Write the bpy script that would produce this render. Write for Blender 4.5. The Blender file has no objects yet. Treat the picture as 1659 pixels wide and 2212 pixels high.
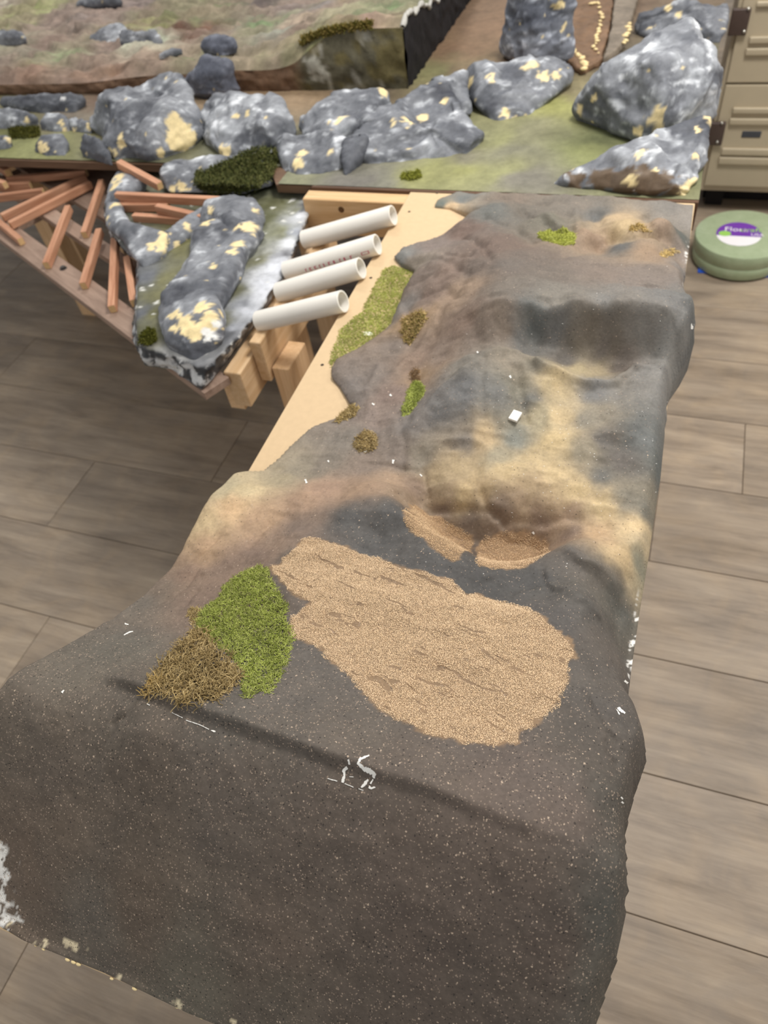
import bpy, bmesh, math, random
import numpy as np
from mathutils import Vector, Matrix
from mathutils.bvhtree import BVHTree

random.seed(7)
RNG = np.random.default_rng(7)
scene = bpy.context.scene
COL = scene.collection

# ------------------------------------------------------------------ camera
IMG_W, IMG_H, FPX = 1659.0, 2212.0, 1564.0
ZB = 0.69            # height of the module boards above the floor
CAMH = 0.81          # camera above the boards
CX, CY = IMG_W / 2, IMG_H / 2
_d = Vector((261, 1284, FPX)).normalized()          # straight down, in camera axes (x right, y down, z ahead)
_F = Vector((865, -2081, FPX)); _F = (_F - _F.dot(_d) * _d).normalized()
_U = -_d
_X = _F.cross(_U)
ROT = Matrix((_X, _F, _U))                           # camera axes -> world
CAMLOC = Vector((0, 0, ZB + CAMH))
cam_data = bpy.data.cameras.new('camera')
cam = bpy.data.objects.new('camera', cam_data); COL.objects.link(cam)
_r, _u, _b = ROT.col[0], -ROT.col[1], -ROT.col[2]
cam.matrix_world = Matrix(((_r[0], _u[0], _b[0], CAMLOC[0]), (_r[1], _u[1], _b[1], CAMLOC[1]),
                           (_r[2], _u[2], _b[2], CAMLOC[2]), (0, 0, 0, 1)))
cam_data.sensor_fit = 'VERTICAL'; cam_data.sensor_height = 34.6
cam_data.lens = FPX / IMG_H * 34.6
cam_data.clip_start = 0.02; cam_data.clip_end = 60
cam_data.dof.use_dof = True; cam_data.dof.focus_distance = 0.74; cam_data.dof.aperture_fstop = 6.0
scene.camera = cam

# ------------------------------------------------------------------ light
world = bpy.data.worlds.new('World'); scene.world = world; world.use_nodes = True
world.node_tree.nodes['Background'].inputs[0].default_value = (1.0, 0.985, 0.96, 1)
world.node_tree.nodes['Background'].inputs[1].default_value = 0.60
def ceiling_panel(name, loc, sx, sy, watts, col=(1.0, 0.965, 0.915)):
    l = bpy.data.lights.new(name, 'AREA'); l.shape = 'RECTANGLE'; l.size = sx; l.size_y = sy
    l.energy = watts; l.color = col
    o = bpy.data.objects.new(name, l); o.location = loc; COL.objects.link(o)
    return o
ceiling_panel('ceiling_panel_light', (0.25, 1.55, 2.75), 0.6, 0.6, 52)
ceiling_panel('ceiling_panel_light.001', (-1.9, 3.0, 2.75), 0.6, 0.6, 30)
ceiling_panel('ceiling_panel_light.002', (2.0, 2.6, 2.75), 0.6, 0.6, 40)
vs = scene.view_settings
vs.view_transform = 'Standard'; vs.look = 'None'; vs.exposure = 0.0; vs.gamma = 1.0; vs.use_curve_mapping = False

# ------------------------------------------------------------------ helpers
def at(px, py, z):
    """world point on the horizontal plane z (above the boards) seen at a photo pixel"""
    r = ROT @ Vector((px - CX, py - CY, FPX)); t = (z - CAMH) / r.z
    return Vector((t * r.x, t * r.y, z + ZB))
def ray(px, py):
    return (ROT @ Vector((px - CX, py - CY, FPX))).normalized()
def lin(c):
    out = []
    for v in c[:3]:
        v = v / 255.0
        out.append(v / 12.92 if v <= 0.04045 else ((v + 0.055) / 1.055) ** 2.4)
    return tuple(out)
def lin4(c): return lin(c) + (1.0,)

def _hash(ix, iy, iz, seed):
    h = (ix.astype(np.int64) * 374761393 + iy.astype(np.int64) * 668265263 + iz.astype(np.int64) * 2147483647 + seed * 1274126177) & 0xffffffff
    h = ((h ^ (h >> 13)) * 1274126177) & 0xffffffff
    h = (h ^ (h >> 16)) & 0xffffffff
    return h / 4294967295.0
def vnoise(p, seed=0):
    """smooth value noise in [-1,1], p is (n,3)"""
    i = np.floor(p); f = p - i; f = f * f * f * (f * (f * 6 - 15) + 10)
    ix, iy, iz = i[:, 0], i[:, 1], i[:, 2]
    r = 0
    for dx in (0, 1):
        wx = f[:, 0] if dx else 1 - f[:, 0]
        for dy in (0, 1):
            wy = f[:, 1] if dy else 1 - f[:, 1]
            for dz in (0, 1):
                wz = f[:, 2] if dz else 1 - f[:, 2]
                r = r + wx * wy * wz * _hash(ix + dx, iy + dy, iz + dz, seed)
    return r * 2 - 1
def fbm(p, oct=4, seed=0, lac=2.03, gain=0.5):
    a, s, q = 1.0, 0, p.copy()
    for k in range(oct):
        s = s + a * vnoise(q, seed + k * 17); a *= gain; q = q * lac + 3.1
    return s
def ridged(p, oct=4, seed=0):
    a, s, q = 1.0, 0, p.copy()
    for k in range(oct):
        s = s + a * (1 - 2 * np.abs(vnoise(q, seed + k * 13))); a *= 0.5; q = q * 2.1 + 1.7
    return s

# object building
def link(name, me, mat=None, parent=None):
    o = bpy.data.objects.new(name, me); COL.objects.link(o)
    if mat is not None and me is not None and len(me.materials) == 0: me.materials.append(mat)
    if parent is not None: o.parent = parent
    return o
def tag(o, label=None, cat=None, group=None, kind=None):
    if label: o['label'] = label
    if cat: o['category'] = cat
    if group: o['group'] = group
    if kind: o['kind'] = kind
    return o
def empty(name, loc=(0, 0, 0)):
    o = bpy.data.objects.new(name, None); o.location = loc; o.empty_display_size = 0.05; COL.objects.link(o)
    bpy.context.view_layer.update()
    return o
def adopt(o, parent):
    """parent keeping world placement (parents carry translation only)"""
    o.parent = parent; o.location = o.location - parent.location
    return o
def mesh_from(name, V, F, smooth=False):
    me = bpy.data.meshes.new(name)
    V = np.asarray(V, dtype=np.float32)
    if isinstance(F, np.ndarray):
        n, k = F.shape
        me.vertices.add(len(V)); me.vertices.foreach_set('co', V.ravel())
        me.loops.add(n * k); me.loops.foreach_set('vertex_index', F.astype(np.int32).ravel())
        me.polygons.add(n); me.polygons.foreach_set('loop_start', np.arange(0, n * k, k, dtype=np.int32))
        me.update(calc_edges=True)
    else:
        me.from_pydata([tuple(v) for v in V.tolist()], [], F); me.update()
    if smooth: me.polygons.foreach_set('use_smooth', np.ones(len(me.polygons), dtype=bool))
    return me
def set_col(me, cols, name='Col'):
    a = me.attributes.new(name, 'FLOAT_COLOR', 'POINT')
    c = np.ones((len(me.vertices), 4), dtype=np.float32); c[:, :cols.shape[1]] = cols
    a.data.foreach_set('color', c.ravel())
def co_of(me):
    a = np.empty(len(me.vertices) * 3, dtype=np.float32); me.vertices.foreach_get('co', a); return a.reshape(-1, 3).astype(np.float64)
def put_co(me, V): me.vertices.foreach_set('co', np.asarray(V, dtype=np.float32).ravel()); me.update()
def normals_of(me):
    a = np.empty(len(me.vertices) * 3, dtype=np.float32); me.vertex_normals.foreach_get('vector', a); return a.reshape(-1, 3).astype(np.float64)

def box_bm(bm, cx, cy, cz, sx, sy, sz, M=None):
    vs_ = []
    for x in (-.5, .5):
        for y in (-.5, .5):
            for z in (-.5, .5):
                v = Vector((cx + x * sx, cy + y * sy, cz + z * sz))
                vs_.append(bm.verts.new(M @ v if M else v))
    for f in ((0, 1, 3, 2), (4, 6, 7, 5), (0, 4, 5, 1), (2, 3, 7, 6), (0, 2, 6, 4), (1, 5, 7, 3)):
        bm.faces.new([vs_[i] for i in f])
def bevel(bm, w, seg=2):
    bmesh.ops.bevel(bm, geom=list(bm.edges), offset=w, segments=seg, profile=0.6, affect='EDGES', clamp_overlap=True)
def bm_obj(name, bm, mat, parent=None, smooth=False):
    bmesh.ops.recalc_face_normals(bm, faces=bm.faces)
    me = bpy.data.meshes.new(name); bm.to_mesh(me); bm.free()
    if smooth: me.polygons.foreach_set('use_smooth', np.ones(len(me.polygons), dtype=bool))
    return link(name, me, mat, parent)
def prism_bm(bm, pts, z0, z1):
    a = [bm.verts.new((p[0], p[1], z0)) for p in pts]; b = [bm.verts.new((p[0], p[1], z1)) for p in pts]
    bm.faces.new(list(reversed(a))); bm.faces.new(b)
    n = len(pts)
    for i in range(n): bm.faces.new((a[i], a[(i + 1) % n], b[(i + 1) % n], b[i]))

# materials
def new_mat(name):
    m = bpy.data.materials.new(name); m.use_nodes = True
    nt = m.node_tree; b = nt.nodes['Principled BSDF']
    return m, nt, b
def N(nt, t, **kw):
    n = nt.nodes.new(t)
    for k, v in kw.items(): setattr(n, k, v)
    return n
def noise_node(nt, scale, detail=4, rough=0.55, vec=None, dist=0.0):
    n = N(nt, 'ShaderNodeTexNoise'); n.inputs['Scale'].default_value = scale; n.inputs['Detail'].default_value = detail
    n.inputs['Roughness'].default_value = rough; n.inputs['Distortion'].default_value = dist
    if vec is not None: nt.links.new(vec, n.inputs['Vector'])
    return n
def ramp(nt, fac, stops):
    r = N(nt, 'ShaderNodeValToRGB'); e = r.color_ramp.elements
    while len(e) < len(stops): e.new(0.5)
    for i, (p, c) in enumerate(stops):
        e[i].position = p; e[i].color = c if len(c) == 4 else tuple(c) + (1,)
    nt.links.new(fac, r.inputs['Fac']); return r
def mixc(nt, fac, a, b, mode='MIX'):
    m = N(nt, 'ShaderNodeMix', data_type='RGBA', blend_type=mode)
    for s, i in ((fac, 0), (a, 6), (b, 7)):
        if hasattr(s, 'is_output') or hasattr(s, 'links'): nt.links.new(s, m.inputs[i])
        elif isinstance(s, (int, float)): m.inputs[i].default_value = s
        else: m.inputs[i].default_value = s if len(s) == 4 else tuple(s) + (1,)
    return m.outputs[2]
def bump(nt, b, h, strength=0.3, dist=0.002):
    n = N(nt, 'ShaderNodeBump'); n.inputs['Strength'].default_value = strength; n.inputs['Distance'].default_value = dist
    nt.links.new(h, n.inputs['Height']); nt.links.new(n.outputs[0], b.inputs['Normal']); return n
def objvec(nt): return N(nt, 'ShaderNodeTexCoord').outputs['Object']
def plain(name, c, rough=0.7, var=0.12, scale=40, bumps=0.0, spec=0.3, metallic=0.0, dist=0.001):
    m, nt, b = new_mat(name)
    n = noise_node(nt, scale, 5, 0.6, objvec(nt))
    l = lin(c)
    r = ramp(nt, n.outputs['Fac'], [(0.25, tuple(v * (1 - var) for v in l)), (0.75, tuple(min(1, v * (1 + var)) for v in l))])
    nt.links.new(r.outputs[0], b.inputs['Base Color'])
    b.inputs['Roughness'].default_value = rough; b.inputs['Specular IOR Level'].default_value = spec; b.inputs['Metallic'].default_value = metallic
    if bumps: bump(nt, b, n.outputs['Fac'], bumps, dist)
    return m
def wood(name, c1, c2, rough=0.65, scale=6.0, axis=0, stretch=14.0, bumps=0.15):
    """straight-grained wood; grain runs along the object's local axis"""
    m, nt, b = new_mat(name)
    mp = N(nt, 'ShaderNodeMapping'); s = [stretch] * 3; s[axis] = 1.0
    mp.inputs['Scale'].default_value = s
    oi = N(nt, 'ShaderNodeObjectInfo')
    add = N(nt, 'ShaderNodeVectorMath', operation='ADD')
    nt.links.new(objvec(nt), add.inputs[0]); nt.links.new(oi.outputs['Random'], add.inputs[1])
    nt.links.new(add.outputs[0], mp.inputs['Vector'])
    n = noise_node(nt, scale, 6, 0.65, mp.outputs[0], 0.6)
    r = ramp(nt, n.outputs['Fac'], [(0.3, lin(c1)), (0.7, lin(c2))])
    hsv = N(nt, 'ShaderNodeHueSaturation'); nt.links.new(r.outputs[0], hsv.inputs['Color'])
    mr = N(nt, 'ShaderNodeMapRange'); mr.inputs['To Min'].default_value = 0.85; mr.inputs['To Max'].default_value = 1.12
    nt.links.new(oi.outputs['Random'], mr.inputs['Value']); nt.links.new(mr.outputs[0], hsv.inputs['Value'])
    nt.links.new(hsv.outputs[0], b.inputs['Base Color'])
    b.inputs['Roughness'].default_value = rough; b.inputs['Specular IOR Level'].default_value = 0.3
    bump(nt, b, n.outputs['Fac'], bumps, 0.0006)
    return m
# ------------------------------------------------------------------ floor of wide vinyl planks
def floor_mat():
    m, nt, b = new_mat('weathered_plank')
    oi = N(nt, 'ShaderNodeObjectInfo')
    tc = N(nt, 'ShaderNodeTexCoord')
    off = N(nt, 'ShaderNodeVectorMath', operation='MULTIPLY_ADD')
    off.inputs[1].default_value = (1, 1, 1)
    comb = N(nt, 'ShaderNodeCombineXYZ'); sc = N(nt, 'ShaderNodeMath', operation='MULTIPLY'); sc.inputs[1].default_value = 37.0
    nt.links.new(oi.outputs['Random'], sc.inputs[0]); nt.links.new(sc.outputs[0], comb.inputs[2])
    nt.links.new(tc.outputs['Object'], off.inputs[0]); nt.links.new(comb.outputs[0], off.inputs[2])
    mp = N(nt, 'ShaderNodeMapping'); mp.inputs['Scale'].default_value = (1.0, 5.5, 1.0); nt.links.new(off.outputs[0], mp.inputs['Vector'])
    mp2 = N(nt, 'ShaderNodeMapping'); mp2.inputs['Scale'].default_value = (1.0, 22.0, 1.0); nt.links.new(off.outputs[0], mp2.inputs['Vector'])
    n1 = noise_node(nt, 3.2, 6, 0.62, mp.outputs[0], 0.5)
    n2 = noise_node(nt, 7.0, 5, 0.7, mp2.outputs[0], 0.3)
    n3 = noise_node(nt, 9.0, 4, 0.6, off.outputs[0], 0.8)
    r1 = ramp(nt, n1.outputs['Fac'], [(0.25, lin((110, 97, 84))), (0.48, lin((150, 135, 118))), (0.72, lin((176, 160, 140)))])
    r2 = ramp(nt, n2.outputs['Fac'], [(0.30, (0.70, 0.68, 0.66)), (0.62, (1.0, 1.0, 1.0))])
    c = mixc(nt, 0.75, r1.outputs[0], r2.outputs[0], 'MULTIPLY')
    r3 = ramp(nt, n3.outputs['Fac'], [(0.42, lin((120, 112, 103))), (0.75, lin((172, 150, 120)))])
    c = mixc(nt, 0.25, c, r3.outputs[0])
    hsv = N(nt, 'ShaderNodeHueSaturation'); nt.links.new(c, hsv.inputs['Color'])
    mr = N(nt, 'ShaderNodeMapRange'); mr.inputs['To Min'].default_value = 0.97; mr.inputs['To Max'].default_value = 1.16
    nt.links.new(oi.outputs['Random'], mr.inputs['Value']); nt.links.new(mr.outputs[0], hsv.inputs['Value'])
    nt.links.new(hsv.outputs[0], b.inputs['Base Color'])
    b.inputs['Roughness'].default_value = 0.5; b.inputs['Specular IOR Level'].default_value = 0.35
    bump(nt, b, n2.outputs['Fac'], 0.12, 0.0008)
    return m
FLOOR_M = floor_mat()
bm = bmesh.new(); box_bm(bm, 0.0, 1.8, -0.010, 9.0, 8.0, 0.012)
floor = bm_obj('floor', bm, plain('plank_joint', (92, 80, 70)))
tag(floor, 'weathered grey-brown wood plank floor', kind='structure')
PW, PL = 0.26, 1.22
def plank_mesh(l):
    bm = bmesh.new(); box_bm(bm, 0, 0, -0.0022, l - 0.0016, PW - 0.0016, 0.0044)
    bmesh.ops.bevel(bm, geom=[e for e in bm.edges if all(v.co.z > -0.001 for v in e.verts)], offset=0.0010, segments=1, affect='EDGES')
    me = bpy.data.meshes.new('plank'); bm.to_mesh(me); bm.free(); me.materials.append(FLOOR_M); return me
PM = plank_mesh(PL)
for row in range(-4, 20):
    y = 0.5925 + 0.13 + row * PW
    x0 = 0.305 + [0, 0.43, 0.81, 0.22, 0.61, 1.02][(row - 3) % 6] - 4 * PL
    for k in range(8):
        cx_ = x0 + (k + 0.5) * PL
        # only planks the photograph can see something of
        if cx_ < -4.3 or cx_ > 3.2: continue
        if y < -0.3 and cx_ > 0.9: continue
        o = link('plank', PM, None, floor); o.location = (cx_, y, 0.0)
# ------------------------------------------------------------------ near module: board with a sculpted landscape
BX0, BX1, BY0, BY1 = -0.552, 0.0535, -0.026, 1.507
module = empty('landscape_module', ((BX0 + BX1) / 2, (BY0 + BY1) / 2, 0))
tag(module, 'long dark hand-painted landscape board in the foreground with sand patch and cream streaks', 'diorama')
MDF = plain('raw_mdf', (204, 178, 142), 0.75, 0.05, 90, 0.05)
bm = bmesh.new(); box_bm(bm, (BX0 + BX1) / 2, (BY0 + BY1) / 2, ZB - 0.0075, BX1 - BX0, BY1 - BY0, 0.015); bevel(bm, 0.0012, 1)
adopt(bm_obj('board', bm, MDF), module)
PINE = wood('pine', (208, 168, 120), (232, 198, 154), axis=0)
PINE_Z = wood('pine_upright', (200, 162, 120), (224, 190, 150), axis=2)
PINE_Y = wood('pine_lengthwise', (206, 168, 124), (230, 198, 158), axis=1)
for x in (BX0 + 0.02, BX1 - 0.02):
    bm = bmesh.new(); box_bm(bm, x, (BY0 + BY1) / 2, ZB - 0.050, 0.019, BY1 - BY0 - 0.05, 0.07); adopt(bm_obj('side_rail', bm, PINE_Y), module)
for x in (BX0 + 0.10, BX1 - 0.10):
    for y in (BY0 + 0.12, BY1 - 0.12):
        bm = bmesh.new(); box_bm(bm, x, y, (ZB - 0.015) / 2, 0.045, 0.045, ZB - 0.015); adopt(bm_obj('leg', bm, PINE_Z), module)
# screw holes in the bare board
HOLE = plain('screw_hole', (70, 60, 50), 0.8, 0.2)
for (px, py) in ((944, 417), (884, 457), (801, 600), (696, 788)):
    p = at(px, py, 0.0004)
    bm = bmesh.new(); bmesh.ops.create_circle(bm, cap_ends=True, radius=0.0032, segments=10, matrix=Matrix.Translation(p))
    adopt(bm_obj('screw_hole', bm, HOLE), module)

# outline of the landscape on the board (left side traced, right and near side follow the board)
def xy(px, py, z=0.0): p = at(px, py, z); return (p.x, p.y)
OUT = [xy(990, 414), xy(946, 434), xy(939, 449), xy(973, 453), xy(1026, 478), xy(998, 494), xy(973, 511), xy(939, 521),
       xy(870, 538), xy(852, 560), xy(867, 577), xy(897, 592), xy(878, 625), xy(859, 670), xy(845, 706), xy(798, 742), xy(754, 768),
       xy(728, 780), xy(717, 800), xy(718, 820), xy(734, 838), xy(744, 854), xy(762, 884), xy(735, 905), xy(679, 924), xy(627, 969),
       xy(597, 1004), xy(571, 1026), xy(545, 1033), (-0.556, 0.600), (-0.560, 0.56), (-0.559, 0.50), (-0.558, 0.44), (-0.562, 0.36), (-0.565, 0.28), (-0.572, 0.20), (-0.570, 0.10),
       (-0.562, -0.010), (-0.552, -0.022), (-0.50, -0.027), (-0.40, -0.025), (-0.30, -0.028), (-0.20, -0.026), (-0.10, -0.027), (0.0, -0.026), (0.045, -0.022),
       (0.058, 0.02), (0.062, 0.08), (0.071, 0.13), (0.073, 0.18), (0.064, 0.23), (0.068, 0.27), (0.077, 0.315), (0.066, 0.35), (0.054, 0.37), (0.0535, 0.40), (0.0535, 0.46), (0.054, 0.52),
       (0.055, 0.60), (0.0555, 0.72), (0.054, 0.82), (0.051, 0.88), (0.055, 0.92), (0.068, 0.96), (0.077, 1.00), (0.076, 1.04), (0.060, 1.08), (0.054, 1.12), (0.053, 1.25), (0.053, 1.38), (0.051, 1.500),
       (-0.10, 1.502), (-0.30, 1.503), (-0.40, 1.503)]
OUT = np.array(OUT)
# heights: (photo x, photo y, height above the board)
HC = np.array([
 (1000,428,.010),(1060,425,.020),(1150,435,.018),(1250,443,.022),(1350,450,.015),(1440,452,.012),(1485,460,.004),
 (975,438,.014),(1010,455,.024),(1080,452,.042),(1140,470,.030),(1190,462,.052),(1230,480,.026),(1120,500,.050),
 (1290,470,.030),(1340,478,.066),(1390,490,.026),(1440,478,.062),(1468,500,.016),(1484,510,.004),(1485,560,.006),
 (1200,510,.045),(1265,515,.056),(1290,545,.030),(1345,530,.056),(1400,535,.056),(1455,545,.018),(1230,540,.06),
 (1000,500,.034),(950,530,.026),(880,550,.020),(900,575,.030),(1040,505,.060),(1080,530,.078),(1000,540,.062),(930,560,.050),(960,590,.060),
 (910,610,.036),(885,650,.026),(930,650,.056),(1000,600,.078),(1000,650,.086),
 (1060,560,.095),(1090,548,.096),(1150,556,.094),(1200,565,.090),(1300,572,.085),(1400,582,.083),(1480,592,.078),
 (1120,590,.118),(1070,620,.122),(1050,650,.118),(1200,600,.112),(1300,605,.108),(1400,612,.106),(1490,625,.10),
 (1140,640,.130),(1230,640,.130),(1320,640,.130),(1420,645,.128),(1500,655,.112),(1090,665,.125),
 (1150,665,.126),(1250,662,.130),(1350,665,.130),(1440,680,.122),(1495,700,.095),
 (1080,700,.108),(1150,705,.098),(1230,715,.096),(1320,720,.096),(1400,720,.100),(1465,735,.085),
 (1130,745,.080),(1230,755,.070),(1320,765,.067),(1400,765,.073),(1455,775,.066),
 (1000,700,.084),(940,710,.056),(880,710,.034),(950,760,.058),(1020,745,.086),(860,760,.026),(800,760,.018),(760,790,.014),
 (1020,778,.090),(1090,768,.094),(1150,778,.092),(1190,785,.086),(1250,800,.070),(1300,812,.068),(1340,830,.072),(1390,805,.078),(1440,795,.076),(1460,830,.070),
 (1000,820,.086),(960,860,.072),(920,910,.056),(890,950,.046),(1080,830,.088),(1150,830,.082),(1230,850,.070),(1320,860,.076),(1400,860,.078),
 (1080,900,.076),(1180,900,.070),(1280,900,.074),(1380,930,.072),(1440,930,.062),
 (1000,930,.062),(1060,980,.056),(1150,970,.058),(1250,990,.062),(1350,1000,.064),(1430,1010,.054),
 (930,980,.044),(880,1000,.038),(830,1000,.034),(960,1040,.042),(1050,1040,.050),(1150,1040,.052),(1270,1060,.056),(1380,1080,.050),(1415,1100,.040),
 (900,860,.046),(850,880,.034),(800,860,.022),(860,820,.034),(910,800,.044),(790,940,.028),(720,930,.014),(700,980,.022),(640,1000,.016),(600,1030,.026),(750,1000,.032),
 (560,1050,.040),(510,1045,.044),(480,1050,.044),(450,1090,.058),(520,1100,.062),(600,1090,.058),(680,1060,.050),(780,1040,.046),(850,1045,.046),
 (420,1150,.050),(470,1170,.060),(560,1160,.066),(640,1130,.070),(700,1090,.068),
 (880,1065,.052),(900,1090,.024),(960,1080,.030),(1000,1095,.026),(1060,1080,.046),(1100,1085,.046),(1160,1095,.040),
 (930,1110,.012),(970,1150,.004),(1010,1190,-.004),(1020,1140,.012),(1080,1150,.014),(1150,1160,.012),(1200,1150,.026),(1080,1200,-.004),(1150,1205,-.002),
 (1230,1120,.040),(1300,1120,.044),(1300,1160,.050),(1370,1160,.044),(1395,1190,.034),(1350,1210,.044),
 (760,1110,.094),(820,1083,.104),(850,1085,.104),(880,1110,.104),(700,1140,.090),
 (930,1160,.108),(970,1200,.108),(1000,1228,.106),(1060,1236,.098),(1120,1230,.092),(1180,1205,.086),(1215,1178,.082),(1250,1170,.076),
 (1000,1255,.104),(1050,1270,.096),(1150,1270,.090),(1240,1230,.084),(1310,1230,.066),(1350,1240,.040),(1388,1240,.020),(1372,1310,.010),(1358,1380,.010),(1350,1430,.012),(1345,1330,.024),
 (1200,1300,.104),(1280,1290,.088),(1318,1310,.046),(1316,1370,.060),(1280,1340,.096),(1335,1420,.060),(1340,1455,.085),
 (900,1160,.104),(820,1140,.098),(780,1190,.104),(900,1230,.112),
 (650,1165,.096),(600,1210,.090),(720,1230,.110),(850,1260,.118),(1000,1300,.120),(1150,1330,.122),(1240,1400,.122),
 (400,1220,.046),(350,1262,.058),(450,1240,.066),(520,1230,.076),(300,1296,.072),(400,1300,.086),(500,1300,.098),(600,1300,.108),
 (750,1350,.130),(900,1380,.138),(1050,1420,.142),(1180,1460,.144),(1270,1440,.128),(1310,1470,.118),
 (200,1362,.113),(280,1370,.114),(400,1390,.124),(520,1400,.134),(650,1450,.146),(800,1480,.152),(950,1530,.158),(1100,1560,.160),(1200,1540,.156),(1290,1530,.148),(1350,1510,.128),(1380,1535,.112),
 (100,1425,.152),(150,1450,.155),(250,1450,.158),(330,1480,.168),(450,1500,.168),(600,1550,.172),(800,1620,.178),(1000,1680,.180),(1150,1680,.178),(1280,1650,.168),(1340,1640,.146),
 (0,1490,.177),(60,1530,.167),(150,1540,.170),(250,1540,.175),
 (60,1600,.146),(180,1620,.157),(320,1600,.176),
 (320,1510,.178),(450,1545,.182),(620,1605,.185),(780,1662,.187),(950,1722,.188),(1100,1785,.187),(1230,1840,.180),(1330,1880,.158),
 (20,1700,.108),(100,1700,.122),(250,1700,.142),(450,1700,.160),(650,1760,.164),(850,1820,.168),(1050,1900,.166),(1200,1960,.158),(1320,1990,.138),
 (20,1850,.050),(100,1850,.074),(250,1850,.098),(450,1850,.120),(650,1920,.122),(850,2000,.126),(1050,2080,.124),(1200,2120,.118),(1300,2130,.108),(1345,1760,.150),(1350,1850,.146),
 (120,1980,.024),(250,2000,.044),(400,2010,.068),(600,2080,.074),(800,2160,.076),(1000,2210,.084),(1200,2212,.092),(300,2090,.014),(450,2150,.022),(520,2200,.018)])
hp = [at(a, b, z) for a, b, z in HC]
HX = np.array([(p.x, p.y) for p in hp]); HZ = HC[:, 2]
def tps(cx, cz, q, lam=2e-5):
    def k(d2): return np.where(d2 > 1e-14, 0.5 * d2 * np.log(d2 + 1e-30), 0)
    n = len(cx); d2 = ((cx[:, None] - cx[None]) ** 2).sum(-1)
    A = np.zeros((n + 3, n + 3)); A[:n, :n] = k(d2) + lam * np.eye(n); A[:n, n] = 1; A[:n, n + 1:] = cx; A[n, :n] = 1; A[n + 1:, :n] = cx.T
    w = np.linalg.solve(A, np.concatenate([cz, np.zeros(3)]))
    out = np.empty(len(q))
    for s in range(0, len(q), 20000):
        qq = q[s:s + 20000]; d = ((qq[:, None] - cx[None]) ** 2).sum(-1)
        out[s:s + 20000] = k(d) @ w[:n] + w[n] + qq @ w[n + 1:]
    return out
def seg_dist(q, poly, closed=True):
    """distance to a polyline and the nearest point on it"""
    best = np.full(len(q), 1e9); near = np.zeros_like(q)
    n = len(poly)
    for i in range(n if closed else n - 1):
        a, b = poly[i], poly[(i + 1) % n]; ab = b - a
        t = np.clip(((q - a) @ ab) / max(ab @ ab, 1e-12), 0, 1)[:, None]
        p = a + t * ab; d = np.hypot(*(q - p).T)
        m = d < best; best[m] = d[m]; near[m] = p[m]
    return best, near
def inside(q, poly):
    r = np.zeros(len(q), bool); n = len(poly)
    for i in range(n):
        (x1, y1), (x2, y2) = poly[i], poly[(i + 1) % n]
        c = ((y1 > q[:, 1]) != (y2 > q[:, 1]))
        with np.errstate(divide='ignore', invalid='ignore'):
            xi = (x2 - x1) * (q[:, 1] - y1) / (y2 - y1) + x1
        r ^= c & (q[:, 0] < xi)
    return r
def smooth01(x): x = np.clip(x, 0, 1); return x * x * (3 - 2 * x)
STEP = 0.0024
gx = np.arange(-0.578, 0.086, STEP); gy = np.arange(-0.034, 1.510, STEP)
GX, GY = np.meshgrid(gx, gy, indexing='ij'); Q = np.stack([GX.ravel(), GY.ravel()], 1)
ins = inside(Q, OUT); dist, near = seg_dist(Q, OUT)
Z = tps(HX, HZ, Q)
Z0 = Z.copy()
def grid_faces(mask):
    nx, ny = len(gx), len(gy); idx = np.arange(nx * ny).reshape(nx, ny)
    a, b, c, d = idx[:-1, :-1].ravel(), idx[1:, :-1].ravel(), idx[1:, 1:].ravel(), idx[:-1, 1:].ravel()
    k = mask[a] & mask[b] & mask[c] & mask[d]
    return np.stack([a[k], b[k], c[k], d[k]], 1)
FQ = grid_faces(ins)
def bvh_of(V, F): return BVHTree.FromPolygons([tuple(v) for v in V.tolist()], F.tolist())
BV = bvh_of(np.column_stack([Q, Z + ZB]), FQ)
def hit(px, py, bv=None):
    """surface point of the landscape seen at a photo pixel"""
    h = (bv or BV).ray_cast(CAMLOC, ray(px, py))[0]
    return h if h is not None else at(px, py, 0.0)
def hitxy(pts): return np.array([(lambda p: (p.x, p.y))(hit(a, b)) for a, b in pts])

# relief strokes: creases, folds, cracks and the step across the near slope
def stroke(pts, depth, width, one_sided=False):
    global Z
    pl = hitxy(pts); lo = pl.min(0) - width * 4; hi = pl.max(0) + width * 4
    m = np.where((Q[:, 0] > lo[0]) & (Q[:, 0] < hi[0]) & (Q[:, 1] > lo[1]) & (Q[:, 1] < hi[1]))[0]
    if not len(m): return
    q = Q[m] + 0.0015 * np.stack([vnoise(np.column_stack([Q[m] * 160, np.zeros(len(m))]), 3), vnoise(np.column_stack([Q[m] * 160, np.ones(len(m)) * 9]), 4)], 1)
    d, _ = seg_dist(q, pl, False)
    Z[m] += depth * np.exp(-(d / width) ** 2)
# step: upper ground ends in a small bank facing the near edge
stepl = hitxy([(200, 1462), (330, 1500), (450, 1548), (560, 1588), (680, 1630), (780, 1664), (900, 1706), (1010, 1745), (1150, 1800), (1330, 1872)])
sd, sn = seg_dist(Q, stepl, False)
side = Q[:, 1] - np.interp(Q[:, 0], stepl[:, 0], stepl[:, 1])       # + on the far side
fade = smooth01((Q[:, 0] - stepl[0, 0]) / 0.06) * smooth01((stepl[-1, 0] + 0.01 - Q[:, 0]) / 0.22)
Z += fade * 0.0135 * smooth01((side + 0.007) / 0.012) * np.exp(-np.maximum(side, 0) / 0.05)
stroke([(1262, 1490), (1275, 1520), (1300, 1565), (1330, 1605)], -0.0040, 0.0022)
stroke([(1310, 1600), (1318, 1630), (1328, 1650)], -0.005, 0.0018)
stroke([(1172, 1228), (1178, 1262), (1190, 1280)], -0.005, 0.0020)
stroke([(1120, 1290), (1190, 1268), (1250, 1290), (1290, 1330)], 0.006, 0.007)
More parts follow.
